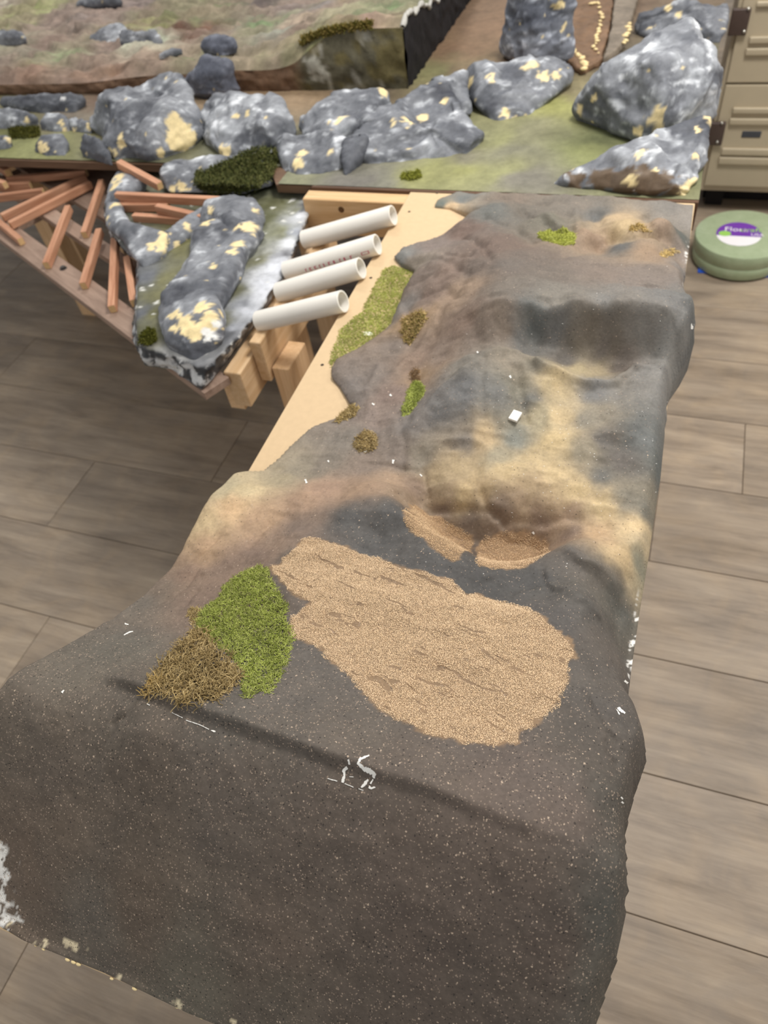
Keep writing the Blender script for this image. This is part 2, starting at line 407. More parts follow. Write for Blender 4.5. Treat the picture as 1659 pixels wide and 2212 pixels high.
stroke([(1225, 1190), (1262, 1215), (1330, 1270)], 0.005, 0.008)
stroke([(1240, 1300), (1300, 1345), (1335, 1420)], 0.004, 0.007)
stroke([(240, 1565), (265, 1545)], -0.004, 0.0018)
stroke([(230, 1680), (262, 1590), (290, 1520)], -0.0022, 0.003)
stroke([(180, 1700), (215, 1620), (270, 1540)], -0.0020, 0.004)
stroke([(330, 1310), (385, 1285), (430, 1230)], -0.0026, 0.0028)
stroke([(370, 1325), (400, 1310), (425, 1275)], -0.0034, 0.0030)
stroke([(420, 1215), (450, 1190), (475, 1150)], -0.0018, 0.003)
stroke([(180, 1335), (300, 1365), (420, 1355)], -0.003, 0.006)
stroke([(1040, 1060), (1050, 1090), (1085, 1125)], -0.006, 0.005)
stroke([(915, 1010), (925, 1075)], -0.004, 0.004)
stroke([(930, 1110), (1010, 1100), (1090, 1120), (1180, 1125), (1250, 1120)], -0.004, 0.006)
stroke([(1300, 1160), (1350, 1185), (1390, 1165)], 0.003, 0.006)
stroke([(860, 1060), (885, 1100)], -0.006, 0.006)
stroke([(1115, 795), (1125, 860), (1135, 900)], -0.008, 0.009)
stroke([(1045, 780), (1040, 840), (1045, 900)], -0.004, 0.006)
stroke([(1160, 790), (1230, 822), (1290, 833), (1330, 828), (1370, 800)], 0.010, 0.008)
stroke([(1215, 785), (1250, 800), (1290, 806), (1320, 800)], -0.005, 0.011)
stroke([(1010, 775), (1060, 765), (1120, 765), (1160, 785)], 0.006, 0.008)
stroke([(1370, 800), (1410, 795), (1450, 800)], 0.006, 0.008)
stroke([(1060, 655), (1150, 668), (1250, 662), (1350, 668), (1440, 682)], 0.006, 0.010)
stroke([(1030, 790), (950, 850), (890, 930)], 0.006, 0.010)
stroke([(1120, 610), (1200, 630), (1330, 610), (1480, 625)], -0.004, 0.012)
stroke([(1060, 640), (1110, 655), (1180, 650), (1260, 640)], -0.004, 0.008)
stroke([(1150, 690), (1160, 740)], -0.006, 0.012)
stroke([(1260, 680), (1270, 730)], -0.005, 0.010)
stroke([(1330, 690), (1350, 740)], 0.004, 0.010)
stroke([(1480, 640), (1490, 680), (1470, 720)], 0.006, 0.008)
stroke([(1430, 690), (1455, 720), (1465, 760)], -0.006, 0.008)
stroke([(900, 880), (960, 830), (1010, 780)], -0.004, 0.008)
stroke([(1000, 610), (960, 660), (920, 760)], -0.005, 0.010)
stroke([(960, 545), (1030, 555)], -0.006, 0.008)
stroke([(930, 600), (1000, 570), (1060, 530)], 0.005, 0.009)
stroke([(880, 620), (940, 590)], -0.005, 0.008)
stroke([(1130, 455), (1165, 470), (1210, 500)], -0.007, 0.009)
stroke([(1245, 455), (1250, 500), (1280, 530)], 0.008, 0.010)
stroke([(1320, 510), (1360, 515), (1420, 505)], -0.008, 0.010)
stroke([(1180, 480), (1240, 500), (1290, 500)], -0.010, 0.012)
stroke([(1290, 455), (1300, 490), (1320, 510)], -0.010, 0.012)
stroke([(1395, 470), (1400, 505), (1440, 515)], -0.010, 0.010)
stroke([(1050, 470), (1110, 490), (1150, 520)], -0.008, 0.012)
stroke([(1080, 430), (1180, 440)], -0.006, 0.010)
stroke([(1000, 510), (1040, 530), (1060, 560)], -0.007, 0.008)
stroke([(900, 560), (960, 560), (1010, 590)], -0.006, 0.008)
stroke([(910, 640), (960, 620), (990, 640)], -0.006, 0.008)
stroke([(940, 700), (900, 760), (860, 800)], 0.005, 0.010)
stroke([(870, 650), (890, 690), (880, 740)], -0.005, 0.008)
stroke([(880, 800), (900, 850), (880, 910)], -0.005, 0.009)
stroke([(820, 790), (790, 850), (800, 900)], 0.004, 0.010)
stroke([(1010, 690), (1040, 740), (1030, 770)], -0.005, 0.010)
stroke([(780, 560 + 440), (850, 1005), (910, 1020)], -0.003, 0.004)
stroke([(860, 900), (875, 960), (868, 1010)], -0.003, 0.006)
stroke([(620, 1100), (560, 1150), (540, 1180)], -0.003, 0.006)
stroke([(700, 1030), (620, 1065), (560, 1060)], 0.003, 0.010)
stroke([(1355, 1250), (1335, 1330), (1330, 1380)], -0.008, 0.010)
P3 = np.column_stack([Q, np.zeros(len(Q))])
farness = smooth01((Q[:, 1] - 0.25) / 0.35)
Z += (0.0012 + 0.0036 * farness) * fbm(P3 * 18, 3, 11) + 0.0009 * fbm(P3 * 90, 3, 5)
Z += (0.0012 + 0.0012 * farness) * ridged(P3 * np.array([14, 26, 1]), 3, 21) * smooth01(dist / 0.03)
# rounded rim all round the outline; the far-left outline feathers out on the board
fe = np.interp(Q[:, 1], [-0.03, 0.02, 0.1, 0.55, 0.66, 0.9, 1.5], [0.010, 0.014, 0.014, 0.014, 0.014, 0.020, 0.018])
fe = np.where(Q[:, 0] > 0.0, 0.020, fe)
rim = np.clip(dist / fe, 0, 1)
Z = np.where(ins, np.maximum(Z, 0.0012) * np.sqrt(np.clip(1 - (1 - rim) ** 2, 0, 1)), 0.0)
wall = np.zeros(len(Q))
used = np.zeros(len(Q), bool); used[FQ.ravel()] = True
cnt = np.zeros(len(Q), int); np.add.at(cnt, FQ.ravel(), 1)
bnd = used & (cnt < 4)
XYs = Q.copy(); XYs[bnd] = near[bnd]
remap = -np.ones(len(Q), int); ids = np.where(used)[0]; remap[ids] = np.arange(len(ids))
TV = np.column_stack([XYs[ids], Z[ids] + ZB]); TF = remap[FQ]
# skirt: boundary edges go down to the board
e = np.concatenate([TF[:, [0, 1]], TF[:, [1, 2]], TF[:, [2, 3]], TF[:, [3, 0]]]); key = np.sort(e, 1); u, inv, c = np.unique(key, axis=0, return_inverse=True, return_counts=True)
be = e[(c[inv.ravel()] == 1)]
bv_ids = np.unique(be); smap = -np.ones(len(TV), int); smap[bv_ids] = len(TV) + np.arange(len(bv_ids))
SV = TV[bv_ids].copy(); SV[:, 2] = ZB - np.where((SV[:, 0] > 0.03) | (SV[:, 0] < -0.53) | (SV[:, 1] < -0.01), 0.009, 0.0005)
SF = np.column_stack([be[:, 1], be[:, 0], smap[be[:, 0]], smap[be[:, 1]]])
TV2 = np.vstack([TV, SV]); TF2 = np.vstack([TF, SF])
BV = bvh_of(TV2, TF2)

SAND1_ = [(578,1222),(607,1216),(638,1182),(658,1162),(679,1161),(741,1179),(793,1200),(871,1226),(975,1254),(1008,1283),(1027,1280),(1073,1296),(1130,1311),(1182,1340),(1208,1363),(1234,1384),(1248,1413),(1229,1436),(1224,1483),(1203,1524),(1167,1560),(1130,1581),(1120,1607),(1078,1612),(1001,1604),(933,1589),(871,1560),(819,1534),(788,1503),(757,1462),(705,1420),(679,1394),(627,1374),(617,1358),(633,1332),(669,1301),(638,1286),(601,1254)]
SAND2_ = [(870,1121),(884,1091),(901,1091),(948,1117),(986,1138),(1022,1163),(1019,1180),(998,1205),(981,1216),(939,1188),(901,1155)]
SAND3_ = [(1036,1167),(1062,1159),(1087,1148),(1129,1146),(1180,1167),(1188,1180),(1180,1197),(1138,1226),(1095,1230),(1030,1222),(1030,1184)]
# paint: airbrushed colours at points of the surface (photo x, photo y, r, g, b)
PC = np.array([
 (1000,430,112,117,117),(1100,428,118,108,98),(1250,443,112,107,100),(1330,470,172,152,120),(1350,485,176,156,118),(1430,480,136,118,100),(1468,505,82,88,86),(1480,550,132,122,114),(1140,460,104,100,93),(1060,450,100,103,101),
 (955,440,100,110,106),(970,453,190,166,130),(1190,470,108,106,96),(1290,470,96,98,98),(1390,490,150,132,104),(1290,520,140,120,100),(1340,530,92,94,94),(1400,540,140,120,98),(1440,450,118,116,112),(1490,470,125,122,118),
 (1000,500,108,92,84),(940,530,122,112,107),(868,550,112,115,115),(895,580,124,116,106),(900,605,112,100,92),(960,600,120,104,94),(1000,620,134,116,98),(930,640,116,100,90),(880,660,112,108,105),(1000,700,116,99,87),(1050,700,112,100,90),
 (950,760,122,108,97),(850,750,118,108,100),(885,705,150,126,96),(1060,530,106,92,84),(1040,570,102,92,85),
 (1100,570,98,92,87),(1200,590,104,97,90),(1300,590,116,106,98),(1400,600,114,106,100),(1480,612,112,109,107),(1100,620,106,100,93),(1200,640,116,113,106),(1300,650,114,114,112),(1450,650,108,109,109),(1500,690,92,95,95),
 (1080,700,112,101,90),(1150,700,94,98,98),(1200,720,98,98,97),(1280,700,108,101,91),(1300,760,100,94,88),(1400,720,114,112,108),(1440,760,116,116,113),(1130,740,102,102,100),(1350,790,102,95,89),(1220,770,104,100,95),
 (1020,775,116,113,106),(1100,768,126,119,106),(1250,795,158,146,114),(1290,800,150,138,110),(1400,800,120,120,118),(1440,850,118,118,116),(1160,775,120,116,104),
 (1000,850,102,104,106),(950,880,100,100,100),(1070,850,108,109,107),(1110,850,118,116,104),(1140,860,96,97,94),(1185,830,170,155,120),(1200,830,178,160,120),(1215,900,190,170,128),(1205,950,190,170,126),(1170,900,150,142,116),(1260,900,128,124,112),(1290,850,112,113,113),(1300,950,98,95,91),(1340,1000,94,90,86),(1400,950,98,102,102),(1430,1050,92,98,97),(1300,1030,102,102,98),(1260,970,135,128,110),
 (1050,950,172,152,116),(1000,1000,166,148,113),(950,1020,162,144,111),(915,990,125,118,105),(1000,950,118,112,104),(1080,985,140,134,114),(1115,945,126,129,121),(1100,1012,184,164,123),(1200,1020,188,168,127),(1160,985,178,160,122),(1150,1060,166,146,113),(1050,1060,166,146,111),(1000,1060,172,152,113),(960,1070,150,132,105),(1250,1060,186,166,124),(1300,1095,190,170,128),(1380,1140,198,176,134),(1350,1200,192,168,125),(1300,1150,174,148,114),(1230,1110,156,134,110),(1130,1085,152,132,106),(1170,1130,126,106,89),(1080,1115,122,106,91),(960,1110,108,93,80),(1020,1130,104,91,79),(1240,1150,118,100,86),(1395,1100,110,108,98),(1360,1080,120,116,104),(1400,1180,170,155,124),(1380,1225,130,128,110),
 (1000,1180,100,86,74),(1030,1190,84,74,66),(1100,1180,110,92,76),
 (820,900,128,115,107),(800,1000,122,110,100),(860,975,115,106,99),(750,950,120,114,106),(700,1000,124,117,107),(640,1015,136,129,113),(600,1040,152,142,117),(530,1058,184,169,132),(480,1055,168,158,128),(500,1100,198,168,128),(440,1130,180,160,122),(450,1180,168,141,111),(560,1120,168,141,112),(650,1080,152,127,104),(700,1060,152,127,107),(780,1050,146,123,101),(850,1040,152,130,107),(895,1050,126,108,92),(600,1165,136,116,99),(500,1220,127,108,94),(400,1240,125,105,90),(350,1268,112,100,88),(450,1290,116,99,87),(300,1305,104,98,90),(550,1195,120,102,90),(640,1140,116,102,92),(900,900,112,108,105),(860,850,122,106,98),(900,780,128,110,96),(905,820,140,118,92),(800,820,118,110,104),(770,840,118,112,108),
 (750,1120,82,82,82),(850,1120,80,80,80),(800,1180,84,84,84),(950,1200,78,78,78),(1050,1270,74,74,74),(1150,1250,76,76,76),(1230,1200,94,90,86),(1300,1230,100,95,88),(1250,1280,84,82,79),(1330,1300,88,88,83),(1200,1330,80,78,77),(1300,1400,90,85,80),(1280,1450,86,82,78),(1350,1550,86,82,78),(1300,1600,84,79,74),(1340,1750,80,78,74),(1350,1900,78,78,76),(1330,2000,80,82,80),(1300,2150,86,86,82),
 (640,1220,88,83,78),(690,1450,94,90,86),(800,1550,92,88,84),(600,1550,92,89,86),(900,1650,94,88,84),(1100,1700,96,88,84),(1200,1750,94,86,82),(500,1530,90,88,85),(250,1400,96,94,88),(150,1450,100,97,91),(50,1520,98,93,87),(250,1550,90,86,81),(100,1650,94,88,82),(300,1700,88,82,76),(500,1700,90,85,81),(700,1800,90,84,80),(900,1850,90,83,79),(1100,1900,88,81,77),(1200,2050,84,77,73),(900,2050,86,79,75),(600,2050,94,86,80),(300,1950,98,90,82),(100,1800,100,92,84),(60,1850,104,94,85),(200,2000,96,93,88),(400,2150,98,97,90),(600,2150,92,88,82),(800,2150,86,80,75),(1000,2200,84,78,74)], dtype=float)
pp = hitxy(PC[:, :2]); pcol = np.array([lin(c) for c in PC[:, 2:]])
def shepard(q, pts, cols, p=3.4, k=9):
    out = np.empty((len(q), 3))
    for s in range(0, len(q), 20000):
        d = np.sqrt(((q[s:s + 20000, None] - pts[None]) ** 2).sum(-1)) + 0.004
        ii = np.argpartition(d, k, 1)[:, :k]; dd = np.take_along_axis(d, ii, 1)
        w = dd ** -p; w /= w.sum(1, keepdims=True); out[s:s + 20000] = (w[..., None] * cols[ii]).sum(1)
    return out
qw = TV2[:, :2] + 0.006 * np.column_stack([fbm(TV2 * 30, 3, 31), fbm(TV2 * 30, 3, 37)])
TC = shepard(qw, pp, pcol)
TC *= (1 + 0.07 * fbm(TV2 * 35, 4, 41))[:, None] * np.array([1.08, 1.035, 0.99])[None]
_g = TC.mean(1, keepdims=True); TC = _g + (TC - _g) * 0.86
_nw = smooth01((0.34 - TV2[:, 1]) / 0.2)[:, None]; TC *= 1 + _nw * np.array([0.02, -0.04, -0.11])[None]
def poly_mask(q, pts, soft=0.002, warp=0.003, wf=120, seed=1):
    pl = hitxy(pts); qq = q[:, :2] + warp * np.column_stack([fbm(q * wf, 3, seed), fbm(q * wf, 3, seed + 5)])
    d, _ = seg_dist(qq, pl); return smooth01(0.5 + np.where(inside(qq, pl), d, -d) / (2 * soft))
WHITE = np.array(lin((238, 236, 230)))
def paint(mask, col):
    global TC
    TC = TC * (1 - mask[:, None]) + np.array(col)[None] * mask[:, None]
# bare plaster showing at the right hand rim and the near left corner
def near_pts(pts, r): return 1 - smooth01(seg_dist(TV2[:, :2], hitxy(pts), False)[0] / r)
blot = smooth01((fbm(TV2 * 110, 3, 77) + 0.1) / 0.25)
rimc = (np.abs(TV2[:, 0] - 0.05) < 0.02)
edge_d = seg_dist(TV2[:, :2], OUT)[0]
low = smooth01((0.030 - (TV2[:, 2] - ZB)) / 0.01)
for (y0, y1) in ((0.40, 0.55), (1.12, 1.20), (1.28, 1.36)):
    band = smooth01((TV2[:, 1] - y0) / 0.02) * smooth01((y1 - TV2[:, 1]) / 0.02)
    paint(smooth01((blot - 0.75) / 0.2) * smooth01((fbm(TV2 * 200, 2, 79) + 0.1) / 0.2) * band * smooth01((0.008 - edge_d) / 0.004) * (TV2[:, 0] > 0), WHITE)
cmask = smooth01((0.036 + 0.014 * fbm(TV2 * 70, 3, 6) - np.hypot((TV2[:, 0] + 0.556), (TV2[:, 1] + 0.010) * 0.7)) / 0.004) * smooth01((fbm(TV2 * 190, 3, 5) + 0.45) / 0.3)
paint(np.clip(cmask, 0, 1), WHITE)
paint(smooth01((fbm(TV2 * 80, 3, 15) - 0.45) / 0.2) * (TV2[:, 1] < -0.012) * (TV2[:, 0] < -0.2) * (TV2[:, 2] - ZB < 0.012), np.array(lin((226, 212, 178))))
for i_, ps in enumerate((SAND1_, SAND2_, SAND3_)): paint(poly_mask(TV2, ps, 0.0015, 0.003) * 0.6, np.array(lin((158, 128, 94))))
# speck density: strong on the near slopes, fading up the board
speck = np.interp(TV2[:, 1], [-0.03, 0.20, 0.36, 0.6, 1.5], [1.0, 1.0, 0.35, 0.22, 0.12])
me = mesh_from('landscape', TV2, TF2, smooth=True)
set_col(me, TC); 
a = me.attributes.new('speck', 'FLOAT', 'POINT'); a.data.foreach_set('value', speck.astype(np.float32))

def terrain_mat():
    m, nt, b = new_mat('painted_plaster_cloth')
    at_ = N(nt, 'ShaderNodeAttribute', attribute_name='Col'); sp = N(nt, 'ShaderNodeAttribute', attribute_name='speck')
    ov = objvec(nt)
    n = noise_node(nt, 260, 4, 0.6, ov); n2 = noise_node(nt, 28, 5, 0.6, ov)
    c = mixc(nt, 0.55, at_.outputs['Color'], ramp(nt, n.outputs['Fac'], [(0.3, (0.72,) * 3), (0.7, (1.22,) * 3)]).outputs[0], 'MULTIPLY')
    c = mixc(nt, 0.6, c, ramp(nt, n2.outputs['Fac'], [(0.3, (0.86, 0.86, 0.88)), (0.7, (1.12, 1.09, 1.06))]).outputs[0], 'MULTIPLY')
    def specks(scale, thr, col, c, w, mul):
        v = N(nt, 'ShaderNodeTexVoronoi'); v.inputs['Scale'].default_value = scale; v.inputs['Randomness'].default_value = 1.0
        wn = noise_node(nt, scale * 1.3, 2, 0.5, ov)
        mx = N(nt, 'ShaderNodeVectorMath', operation='MULTIPLY_ADD'); nt.links.new(wn.outputs['Color'], mx.inputs[0]); mx.inputs[1].default_value = (0.9 / scale,) * 3; nt.links.new(ov, mx.inputs[2])
        nt.links.new(mx.outputs[0], v.inputs['Vector'])
        sepc = N(nt, 'ShaderNodeSeparateColor'); nt.links.new(v.outputs['Color'], sepc.inputs[0])
        dens = N(nt, 'ShaderNodeMath', operation='MULTIPLY'); dens.inputs[1].default_value = thr; nt.links.new(sp.outputs['Fac'], dens.inputs[0])
        lt = N(nt, 'ShaderNodeMath', operation='LESS_THAN'); nt.links.new(sepc.outputs[0], lt.inputs[0]); nt.links.new(dens.outputs[0], lt.inputs[1])
        rad = N(nt, 'ShaderNodeMath', operation='MULTIPLY'); nt.links.new(sepc.outputs[1], rad.inputs[0]); rad.inputs[1].default_value = w
        ds = N(nt, 'ShaderNodeMath', operation='LESS_THAN'); nt.links.new(v.outputs['Distance'], ds.inputs[0]); nt.links.new(rad.outputs[0], ds.inputs[1])
        mm = N(nt, 'ShaderNodeMath', operation='MULTIPLY'); nt.links.new(lt.outputs[0], mm.inputs[0]); nt.links.new(ds.outputs[0], mm.inputs[1])
        m2 = N(nt, 'ShaderNodeMath', operation='MULTIPLY'); nt.links.new(mm.outputs[0], m2.inputs[0]); m2.inputs[1].default_value = mul
        return mixc(nt, m2.outputs[0], c, col)
    c = specks(560, 0.42, lin((156, 138, 122)), c, 0.50, 0.7)
    c = specks(380, 0.15, lin((190, 170, 150)), c, 0.36, 0.85)
    c = specks(520, 0.16, lin((40, 37, 36)), c, 0.50, 0.7)
    nt.links.new(c, b.inputs['Base Color'])
    b.inputs['Roughness'].default_value = 0.72; b.inputs['Specular IOR Level'].default_value = 0.28
    bump(nt, b, n.outputs['Fac'], 0.30, 0.0012)
    return m
land = adopt(link('landscape', me, terrain_mat()), module)
land['label'] = 'dark grey-brown sculpted hills with airbrushed cream streaks'
# ------------------------------------------------------------------ paint / shape tools for the rear modules
def aty(px, py, Y):
    r = ROT @ Vector((px - CX, py - CY, FPX)); t = Y / r.y
    return CAMLOC + t * r
def vcol_mat(name, rough=0.75, nscale=120, bumps=0.35, dist=0.002, var=0.35, spec=0.25):
    m, nt, b = new_mat(name)
    a_ = N(nt, 'ShaderNodeAttribute', attribute_name='Col'); ov = objvec(nt)
    n = noise_node(nt, nscale, 5, 0.65, ov)
    c = mixc(nt, 1.0, a_.outputs['Color'], ramp(nt, n.outputs['Fac'], [(0.3, (1 - var,) * 3), (0.7, (1 + var,) * 3)]).outputs[0], 'MULTIPLY')
    nt.links.new(c, b.inputs['Base Color'])
    b.inputs['Roughness'].default_value = rough; b.inputs['Specular IOR Level'].default_value = spec
    bump(nt, b, n.outputs['Fac'], bumps, dist)
    return m
ROCK_M = vcol_mat('drybrushed_rock', 0.6, 80, 0.35, 0.002, 0.16, 0.35)
GROUND_M = vcol_mat('painted_ground', 0.55, 60, 0.25, 0.002, 0.18, 0.3)
CREAM = np.array(lin((232, 212, 162)))
def remesh(bm, voxel):
    me = bpy.data.meshes.new('tmp'); bm.to_mesh(me); bm.free()
    o = bpy.data.objects.new('tmp', me); COL.objects.link(o)
    md = o.modifiers.new('r', 'REMESH'); md.mode = 'VOXEL'; md.voxel_size = voxel; md.use_smooth_shade = True
    sm = o.modifiers.new('s', 'SMOOTH'); sm.factor = 0.5; sm.iterations = 1
    dg = bpy.context.evaluated_depsgraph_get()
    out = bpy.data.meshes.new_from_object(o.evaluated_get(dg))
    bpy.data.objects.remove(o); bpy.data.meshes.remove(me)
    return out
def hull_into(bm, pts):
    vs_ = [bm.verts.new(p) for p in pts]
    bmesh.ops.convex_hull(bm, input=vs_)
    loose = [v for v in bm.verts if not v.link_faces]
    bmesh.ops.delete(bm, geom=loose, context='VERTS')
def lobe_bm(lobes, base=0.0, grow=1.0):
    big = bmesh.new()
    for L in lobes:
        b2 = bmesh.new(); pts = []
        for (px, py, z) in L:
            p = at(px, py, z); pts.append(p)
            if z > base + 0.004: pts.append(Vector((p.x, p.y, ZB + base - 0.003)))
            else: p.z -= 0.003
        hull_into(b2, pts)
        t = bpy.data.meshes.new('t'); b2.to_mesh(t); b2.free(); big.from_mesh(t); bpy.data.meshes.remove(t)
    return big
def paint_near(me_, V, C, bv, spots, seed, white=False):
    for s in spots:
        px, py, r = s[:3]; col = CREAM if len(s) < 4 else np.array(lin(s[3]))
        h = bv.ray_cast(CAMLOC, ray(px, py))[0]
        if h is None: continue
        d = np.linalg.norm(V - np.array(h), axis=1)
        w = smooth01((0.72 * r * (1 + 0.75 * fbm(V * (1.3 / r), 4, seed + 3)) - d) / (0.14 * r))
        C[:] = C * (1 - w[:, None]) + col[None] * w[:, None]
ROCK_BVS = []
def rock(label, lobes, cream=(), tone=1.0, voxel=0.006, amp=0.011, seed=0, base=0.0, tint=(1, 1, 1), group=None, facet=1.0, zoff=0.0, hew=None):
    if hew is None: hew = 1.0 if amp > 0.0085 else 0.25
    lobes = [[(a, b, z + zoff) for a, b, z in L] for L in lobes]; base += zoff
    m_ = remesh(lobe_bm(lobes, base), voxel)
    V = co_of(m_); nn = normals_of(m_)
    ctr = V.mean(0); up = smooth01((V[:, 2] - ZB - base) / 0.02)
    rs = np.random.default_rng(seed + 900); ext = float(np.max(V.max(0)[:2] - V.min(0)[:2])); ntone = np.zeros(len(V))
    for _k in range(int(np.clip(ext / 0.006, 18, 60))):                     # hewn flats
        j = rs.integers(0, len(V)); n_ = nn[j] + rs.normal(0, .38, 3); n_ /= np.linalg.norm(n_)
        if n_[2] < -0.1: continue
        dpt = hew * rs.uniform(.25, 1.0) * min(0.011, ext * 0.035); r_ = min(0.075, ext * 0.25)
        dd_ = (V - V[j]) @ n_ + dpt; m2 = (dd_ > 0) & (((V - V[j]) ** 2).sum(1) < r_ * r_)
        fall = smooth01((1 - ((V[m2] - V[j]) ** 2).sum(1) ** .5 / r_) / 0.3); V[m2] -= n_[None] * (np.minimum(dd_[m2], 1.3 * dpt) * fall)[:, None]; ntone[m2] = ntone[m2] * (1 - fall) + fall * rs.normal(0, 0.13)
    w = V + 0.02 * np.column_stack([fbm(V * 14, 3, seed + 60), fbm(V * 14, 3, seed + 61), fbm(V * 14, 3, seed + 62)])
    rs = np.random.default_rng(seed + 500); lo_, hi_ = V.min(0), V.max(0); nc = int(np.clip(np.prod(np.maximum(hi_ - lo_, .03)[:2]) / 0.0018, 8, 40))
    cc_ = V[rs.integers(0, len(V), nc)]; dn_ = rs.normal(0, 1, (nc, 3)); dn_ /= np.linalg.norm(dn_, axis=1, keepdims=True)
    near_ = np.argmin(((w[:, None] - cc_[None]) ** 2).sum(-1), 1)
    fac = np.clip(((V - cc_[near_]) * dn_[near_]).sum(1) * 0.6 + rs.normal(0, .2, nc)[near_] * amp, -amp * 1.5, amp * 1.5)
    big = fbm(w * 11, 3, seed + 1); rg = ridged(w * np.array([16, 16, 34]), 4, seed + 2); fine = fbm(V * 95, 3, seed + 4)
    disp = amp * (1.15 + 0.30 * big + 0.24 * facet * rg) + 0.0009 * fine
    V = V + nn * (disp * up)[:, None]
    put_co(m_, V)
    t = 0.44 + 0.10 * rg + 0.12 * fbm(w * 20, 4, seed + 8) + 0.10 * big + ntone
    dry = smooth01((fbm(V * np.array([42, 42, 120]), 5, seed + 9) - 0.10) / 0.9) * smooth01((rg + 0.2) / 0.9)      # dry-brushed highlights
    t = np.clip(t * tone * 0.86 + 0.42 * dry * tone + 0.06 * fbm(V * 180, 2, seed + 11), 0, 1)
    stops = np.array([0, 0.28, 0.55, 0.8, 1.0]); cols = np.array([lin((56, 58, 66)), lin((92, 95, 102)), lin((130, 133, 139)), lin((176, 180, 186)), lin((216, 219, 224))])
    C = np.stack([np.interp(t, stops, cols[:, k]) for k in range(3)], 1) * np.array(tint)[None]
    bv = BVHTree.FromPolygons([tuple(v) for v in V.tolist()], [tuple(p.vertices) for p in m_.polygons])
    paint_near(m_, V, C, bv, cream, seed)
    # stray cream crumbs
    cr = smooth01((fbm(V * 60, 3, seed + 20) - 1.12) / 0.08); C = C * (1 - cr[:, None]) + CREAM[None] * cr[:, None]
    set_col(m_, C)
    o = link('model_rock', m_, ROCK_M); tag(o, label, 'rock', group or 'plaster rocks of the layout')
    V0 = V.mean(0); V0[2] = ZB + base
    put_co(m_, V - V0); o.location = V0
    ROCK_BVS.append(bv)
    return o

# ------------------------------------------------------------------ rear module: deck with painted water and grass
rear = empty('rock_layout_module', (-1.4, 2.3, 0))
tag(rear, 'wide rear layout deck with painted stream bed and brown strata hillside behind the rocks', 'diorama')
DX0, DX1, DY0, DY1 = -3.3, 0.060, 1.519, 3.35
DXS = at(606, 385, 0).x; DYL = at(100, 347, 0).y          # left of this the deck front steps back behind the corner module
bm = bmesh.new(); prism_bm(bm, [(DXS, DY0), (DX1, DY0), (DX1, DY1), (DX0, DY1), (DX0, DYL), (DXS - 0.05, DYL)], ZB - 0.021, ZB - 0.002); adopt(bm_obj('deck', bm, wood('stained_deck', (92, 70, 54), (128, 100, 78), axis=0)), rear)
DARKWOOD = wood('stained_trim', (74, 54, 42), (112, 84, 64), axis=0)
bm = bmesh.new(); box_bm(bm, (-0.80 + DX1) / 2, DY0 - 0.0055, ZB - 0.030, DX1 + 0.80, 0.009, 0.062); bevel(bm, 0.001, 1); adopt(bm_obj('front_trim', bm, DARKWOOD), rear)
for x in (-3.0, -2.0, -1.0, -0.05):
    for y in (DY0 + 0.3, DY1 - 0.2):
        bm = bmesh.new(); box_bm(bm, x, y, (ZB - 0.021) / 2, 0.06, 0.06, ZB - 0.021); adopt(bm_obj('leg', bm, PINE_Z), rear)
def sheet(name, x0, x1, y0, y1, step, zf, PCs, mat, parent, warp=0.02, seed=0):
    xs = np.arange(x0, x1 + step * .5, step); ys = np.arange(y0, y1 + step * .5, step)
    A, B = np.meshgrid(xs, ys, indexing='ij'); q = np.stack([A.ravel(), B.ravel()], 1)
    z = zf(q); V = np.column_stack([q, z + ZB])
    idx = np.arange(len(q)).reshape(len(xs), len(ys))
    F = np.stack([idx[:-1, :-1].ravel(), idx[1:, :-1].ravel(), idx[1:, 1:].ravel(), idx[:-1, 1:].ravel()], 1)
    ctr_ = q[F].mean(1); F = F[(ctr_[:, 0] > DXS) | (ctr_[:, 1] > DYL + 0.004)]
    PCs = np.array(PCs, float)
    pts = np.array([(lambda p: (p.x, p.y))(at(a, b, 0)) for a, b in PCs[:, :2]]); cols = np.array([lin(c) for c in PCs[:, 2:5]])
    qq = q + warp * np.column_stack([fbm(V * 9, 4, seed + 1), fbm(V * 9, 4, seed + 2)])
    C = shepard(qq, pts, cols, 3.0, min(6, len(pts) - 1)); g_ = C.mean(1, keepdims=True); C = g_ + (C - g_) * 0.84; C *= 0.95; C = C * (1 + 0.13 * fbm(V * 20, 4, seed + 3))[:, None]
    m_ = mesh_from(name, V, F, True); set_col(m_, C)
    return adopt(link(name, m_, mat), parent)
DECK_PC = [(1100,330,122,120,98),(1000,372,150,150,88),(900,382,142,142,84),(800,388,122,120,104),(760,385,112,108,100),(1060,385,140,140,92),(1150,290,130,128,96),(1200,230,152,152,84),(1215,195,136,126,92),(1300,300,92,96,62),(1260,335,128,132,80),(1130,395,118,114,102),(1080,300,134,134,88),(1000,340,120,116,96),
 (400,345,108,108,82),(480,350,96,98,70),(630,395,120,122,92),(660,380,128,128,98),(980,110,128,100,74),(1050,60,132,104,78),(1110,150,120,92,68),(940,160,138,134,88),(990,150,122,104,76),(540,202,156,130,98),(650,202,146,122,92),(20,300,96,98,48),(60,315,140,142,84),(150,250,120,110,96),(250,205,110,88,72),(800,205,110,96,80),(1240,120,110,92,74),(1400,150,90,88,80),(1000,30,128,102,78)]
sheet('painted_ground', -2.6, DX1 - 0.001, DY0, 3.3, 0.014, lambda q: 0.0012 + 0.0006 * fbm(np.column_stack([q * 30, q[:, 0] * 0]), 3, 3), DECK_PC, GROUND_M, rear, 0.03, 50)

